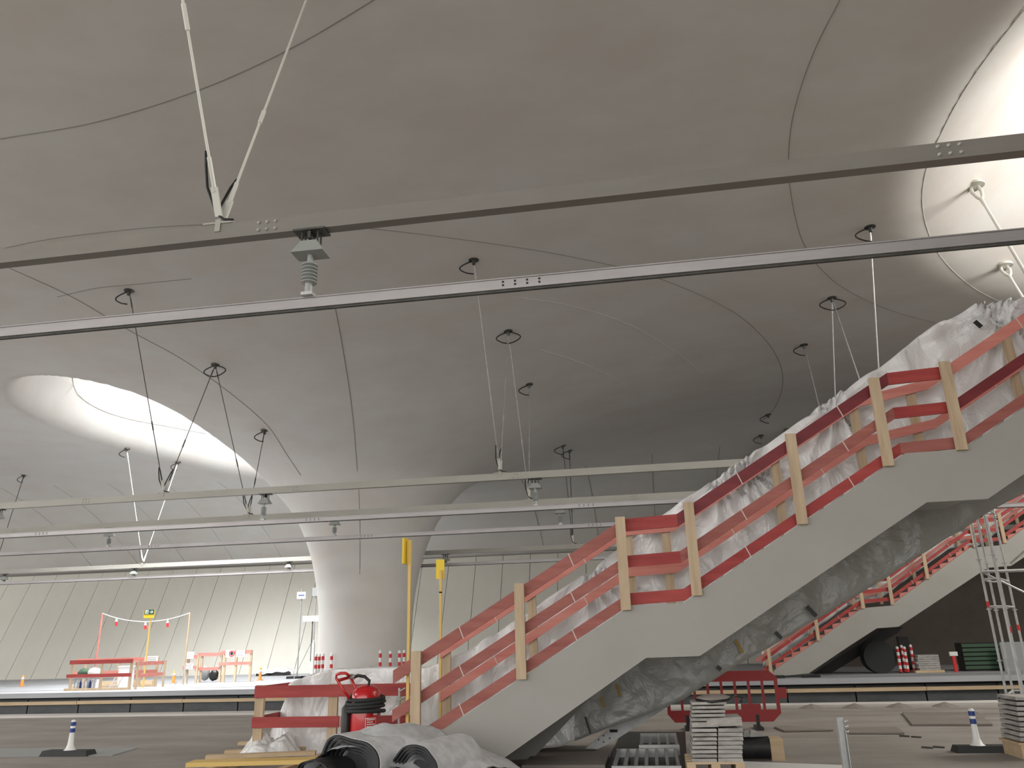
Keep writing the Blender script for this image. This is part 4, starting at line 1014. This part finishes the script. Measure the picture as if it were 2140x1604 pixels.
# sign poles and flood light
YQ = 44.0
def sign_pole(x, ytop, box, label, boxm):
    P = onY(x, ytop, YQ); t = thing('sign_pole', label, 'sign', (P.x, YQ, 0))
    MB().tube([(P.x, YQ, 0), (P.x, YQ, P.z)], .035, 8).build('shaft', 'grey', t, True, 40)
    a = pbox(*box, YQ-.05, .04); MB().box(a[0], a[1], YQ-.1, YQ-.05, a[4], a[5]).build('plate', boxm, t)
    MB().box(P.x-.5, P.x+.5, YQ-.3, YQ+.3, 0, .12).build('weight', 'black', t)
    return t, a
t, a = sign_pole(631, 1230, (621, 640, 1236, 1251), 'thin pole with white letter plate left of the column shaft', 'sign')
MB().box(a[0]+.08, a[1]-.08, YQ-.106, YQ-.101, (a[4]+a[5])/2-.03, (a[4]+a[5])/2+.03).build('print_line', 'blue', t)
sign_pole(661, 1226, (653, 667, 1227, 1245), 'thin pole with grey box touching the column outline', 'grey')
P = onY(651, 1345, 43); t = thing('flood_light', 'flood light on a tripod wrapped in silver foil left of the column', 'lamp', (P.x, 43, 0))
A = onY(652, 1292, 43)
MB().tube([(P.x, 43, .9), (P.x, 43, A.z-.1)], .035, 8).build('mast', 'darksteel', t, True)
MB().box(A.x-.5, A.x+.5, 42.9, 43.15, A.z-.15, A.z+.15).build('lamp_head', 'film', t)
for dx, dy in ((-.85, -.2), (.55, -.3), (.2, .7)): MB().tube([(P.x, 43, 1.9), (P.x+dx, 43+dy, 0)], .022, 6).build('tripod_leg', 'galv', t)
P = onY(652, 1407, 42); P.z = 0; tag(MB().lathe([(.09, 0), (.09, 1.7), (.03, 2.0)], P, 10).build('white_column', 'white', None, True, 40), 'slim white post in front of the foil wrapped flood light', 'post')
# striped bollards
def bollard(x, ytop, Y, label, grp, h=None):
    A = onY(x, ytop, Y); H = A.z; t = thing('striped_bollard', label, 'bollard', (A.x, Y, 0), grp)
    MB().lathe([(.06, .03), (.06, H-.03), (.03, H)], (A.x, Y, 0), 12).build('tube', 'white', t, True, 50)
    n = 4
    for i in range(n): z = H*(i+.15)/n; MB().lathe([(.064, z), (.064, z+H*.12)], (A.x, Y, 0), 12).build('red_band', 'stripered', t, True, 50)
    MB().lathe([(.075, 0), (.075, .04)], (A.x, Y, 0), 12).build('foot', 'rubber', t)
for k, (x, y) in enumerate([(661, 1365), (668, 1365), (675.5, 1364), (693.5, 1364)]): bollard(x, y, 34.7+.12*k, ['leftmost', 'second', 'third', 'solitary fourth'][k]+' striped bollard left of the column shaft', 'red and white bollards left of the column')
for k, (x, y) in enumerate([(795, 1358), (816, 1359), (835, 1358), (844.5, 1357)]): bollard(x, y, 34.5+.1*k, ['leftmost', 'second', 'third', 'rightmost'][k]+' striped bollard before the column right of the extinguisher', 'red and white bollards right of the column')
YT = 36.4
for k, x in enumerate((1874, 1883, 1889, 1902)): bollard(x, [1350, 1347, 1350, 1346][k], YT+.3*(k % 2), ['leftmost', 'second', 'third', 'rightmost and brightest'][k]+' bollard of the cluster below the far stair', 'red and white bollards below the far stair')
# dark goods below the far stair
P = onY(1835, 1372, YT+.4)
hd = thing('hose_drum', 'large black hose drum below the far stair', 'drum', (P.x, YT+.4, 0))
for s in (-1, 1): MB().tube([(P.x, YT+.4+s*.3, .64), (P.x, YT+.4+s*.34, .64)], .64, 28).build('flange', 'rubber', hd, True, 40)
MB().tube([(P.x, YT+.1, .64), (P.x, YT+.7, .64)], .5, 24).build('coil', 'black', hd, True, 40)
P = onY(1888, 1345, YT+1.3); tag(MB().box(P.x-.2, P.x+.2, YT+1.2, YT+1.5, 0, P.z+.3).build('black_case', 'black', None), 'tall black case standing behind the bollard cluster', 'case')
for i in range(7):
    P = onY(1942, 1400, YT); z = .10+.085*i
    tag(MB().box(P.x-.42+random.uniform(-.05, .05), P.x+.42, YT-.1, YT+.6, z, z+.075).build('paving_slab', 'slab', None), f'{ordn[i]} slab from below of the pile right of the far bollards', 'slab', 'slabs of the pile below the far stair')
tag(MB().box(onY(1942, 1400, YT).x-.55, onY(1942, 1400, YT).x+.55, YT-.1, YT+.6, 0, .095).build('timber_pallet', 'plank', None), 'low pallet under the far slab pile', 'pallet')
P = onY(1997, 1390, YT); mk = thing('warning_marker', 'small red marker with white head right of the far slab pile', 'marker', (P.x, YT, 0))
MB().box(P.x-.06, P.x+.06, YT, YT+.08, 0, .62).build('stem', 'stripered', mk); MB().box(P.x-.14, P.x+.16, YT-.01, YT+.09, .62, .78).build('head', 'white', mk)
P = onY(2050, 1375, YT+.8)
cr = thing('storage_crate', 'dark green slatted crate right of the red marker', 'crate', (P.x, YT+.8, 0))
for k in range(6): MB().box(P.x-.75, P.x+.75, YT+.5, YT+.54, .08+.17*k, .2+.17*k).build('slat', 'darkgreen', cr)
MB().box(P.x-.75, P.x+.75, YT+.56, YT+1.3, 0, 1.1).build('crate_body', 'black', cr)
P = onY(2125, 1380, YT); tag(MB().box(P.x-.5, P.x+.8, YT, YT+.1, 0, 1.1).build('pale_board', 'grey', None), 'pale board leaning behind the scaffold tower foot', 'board')
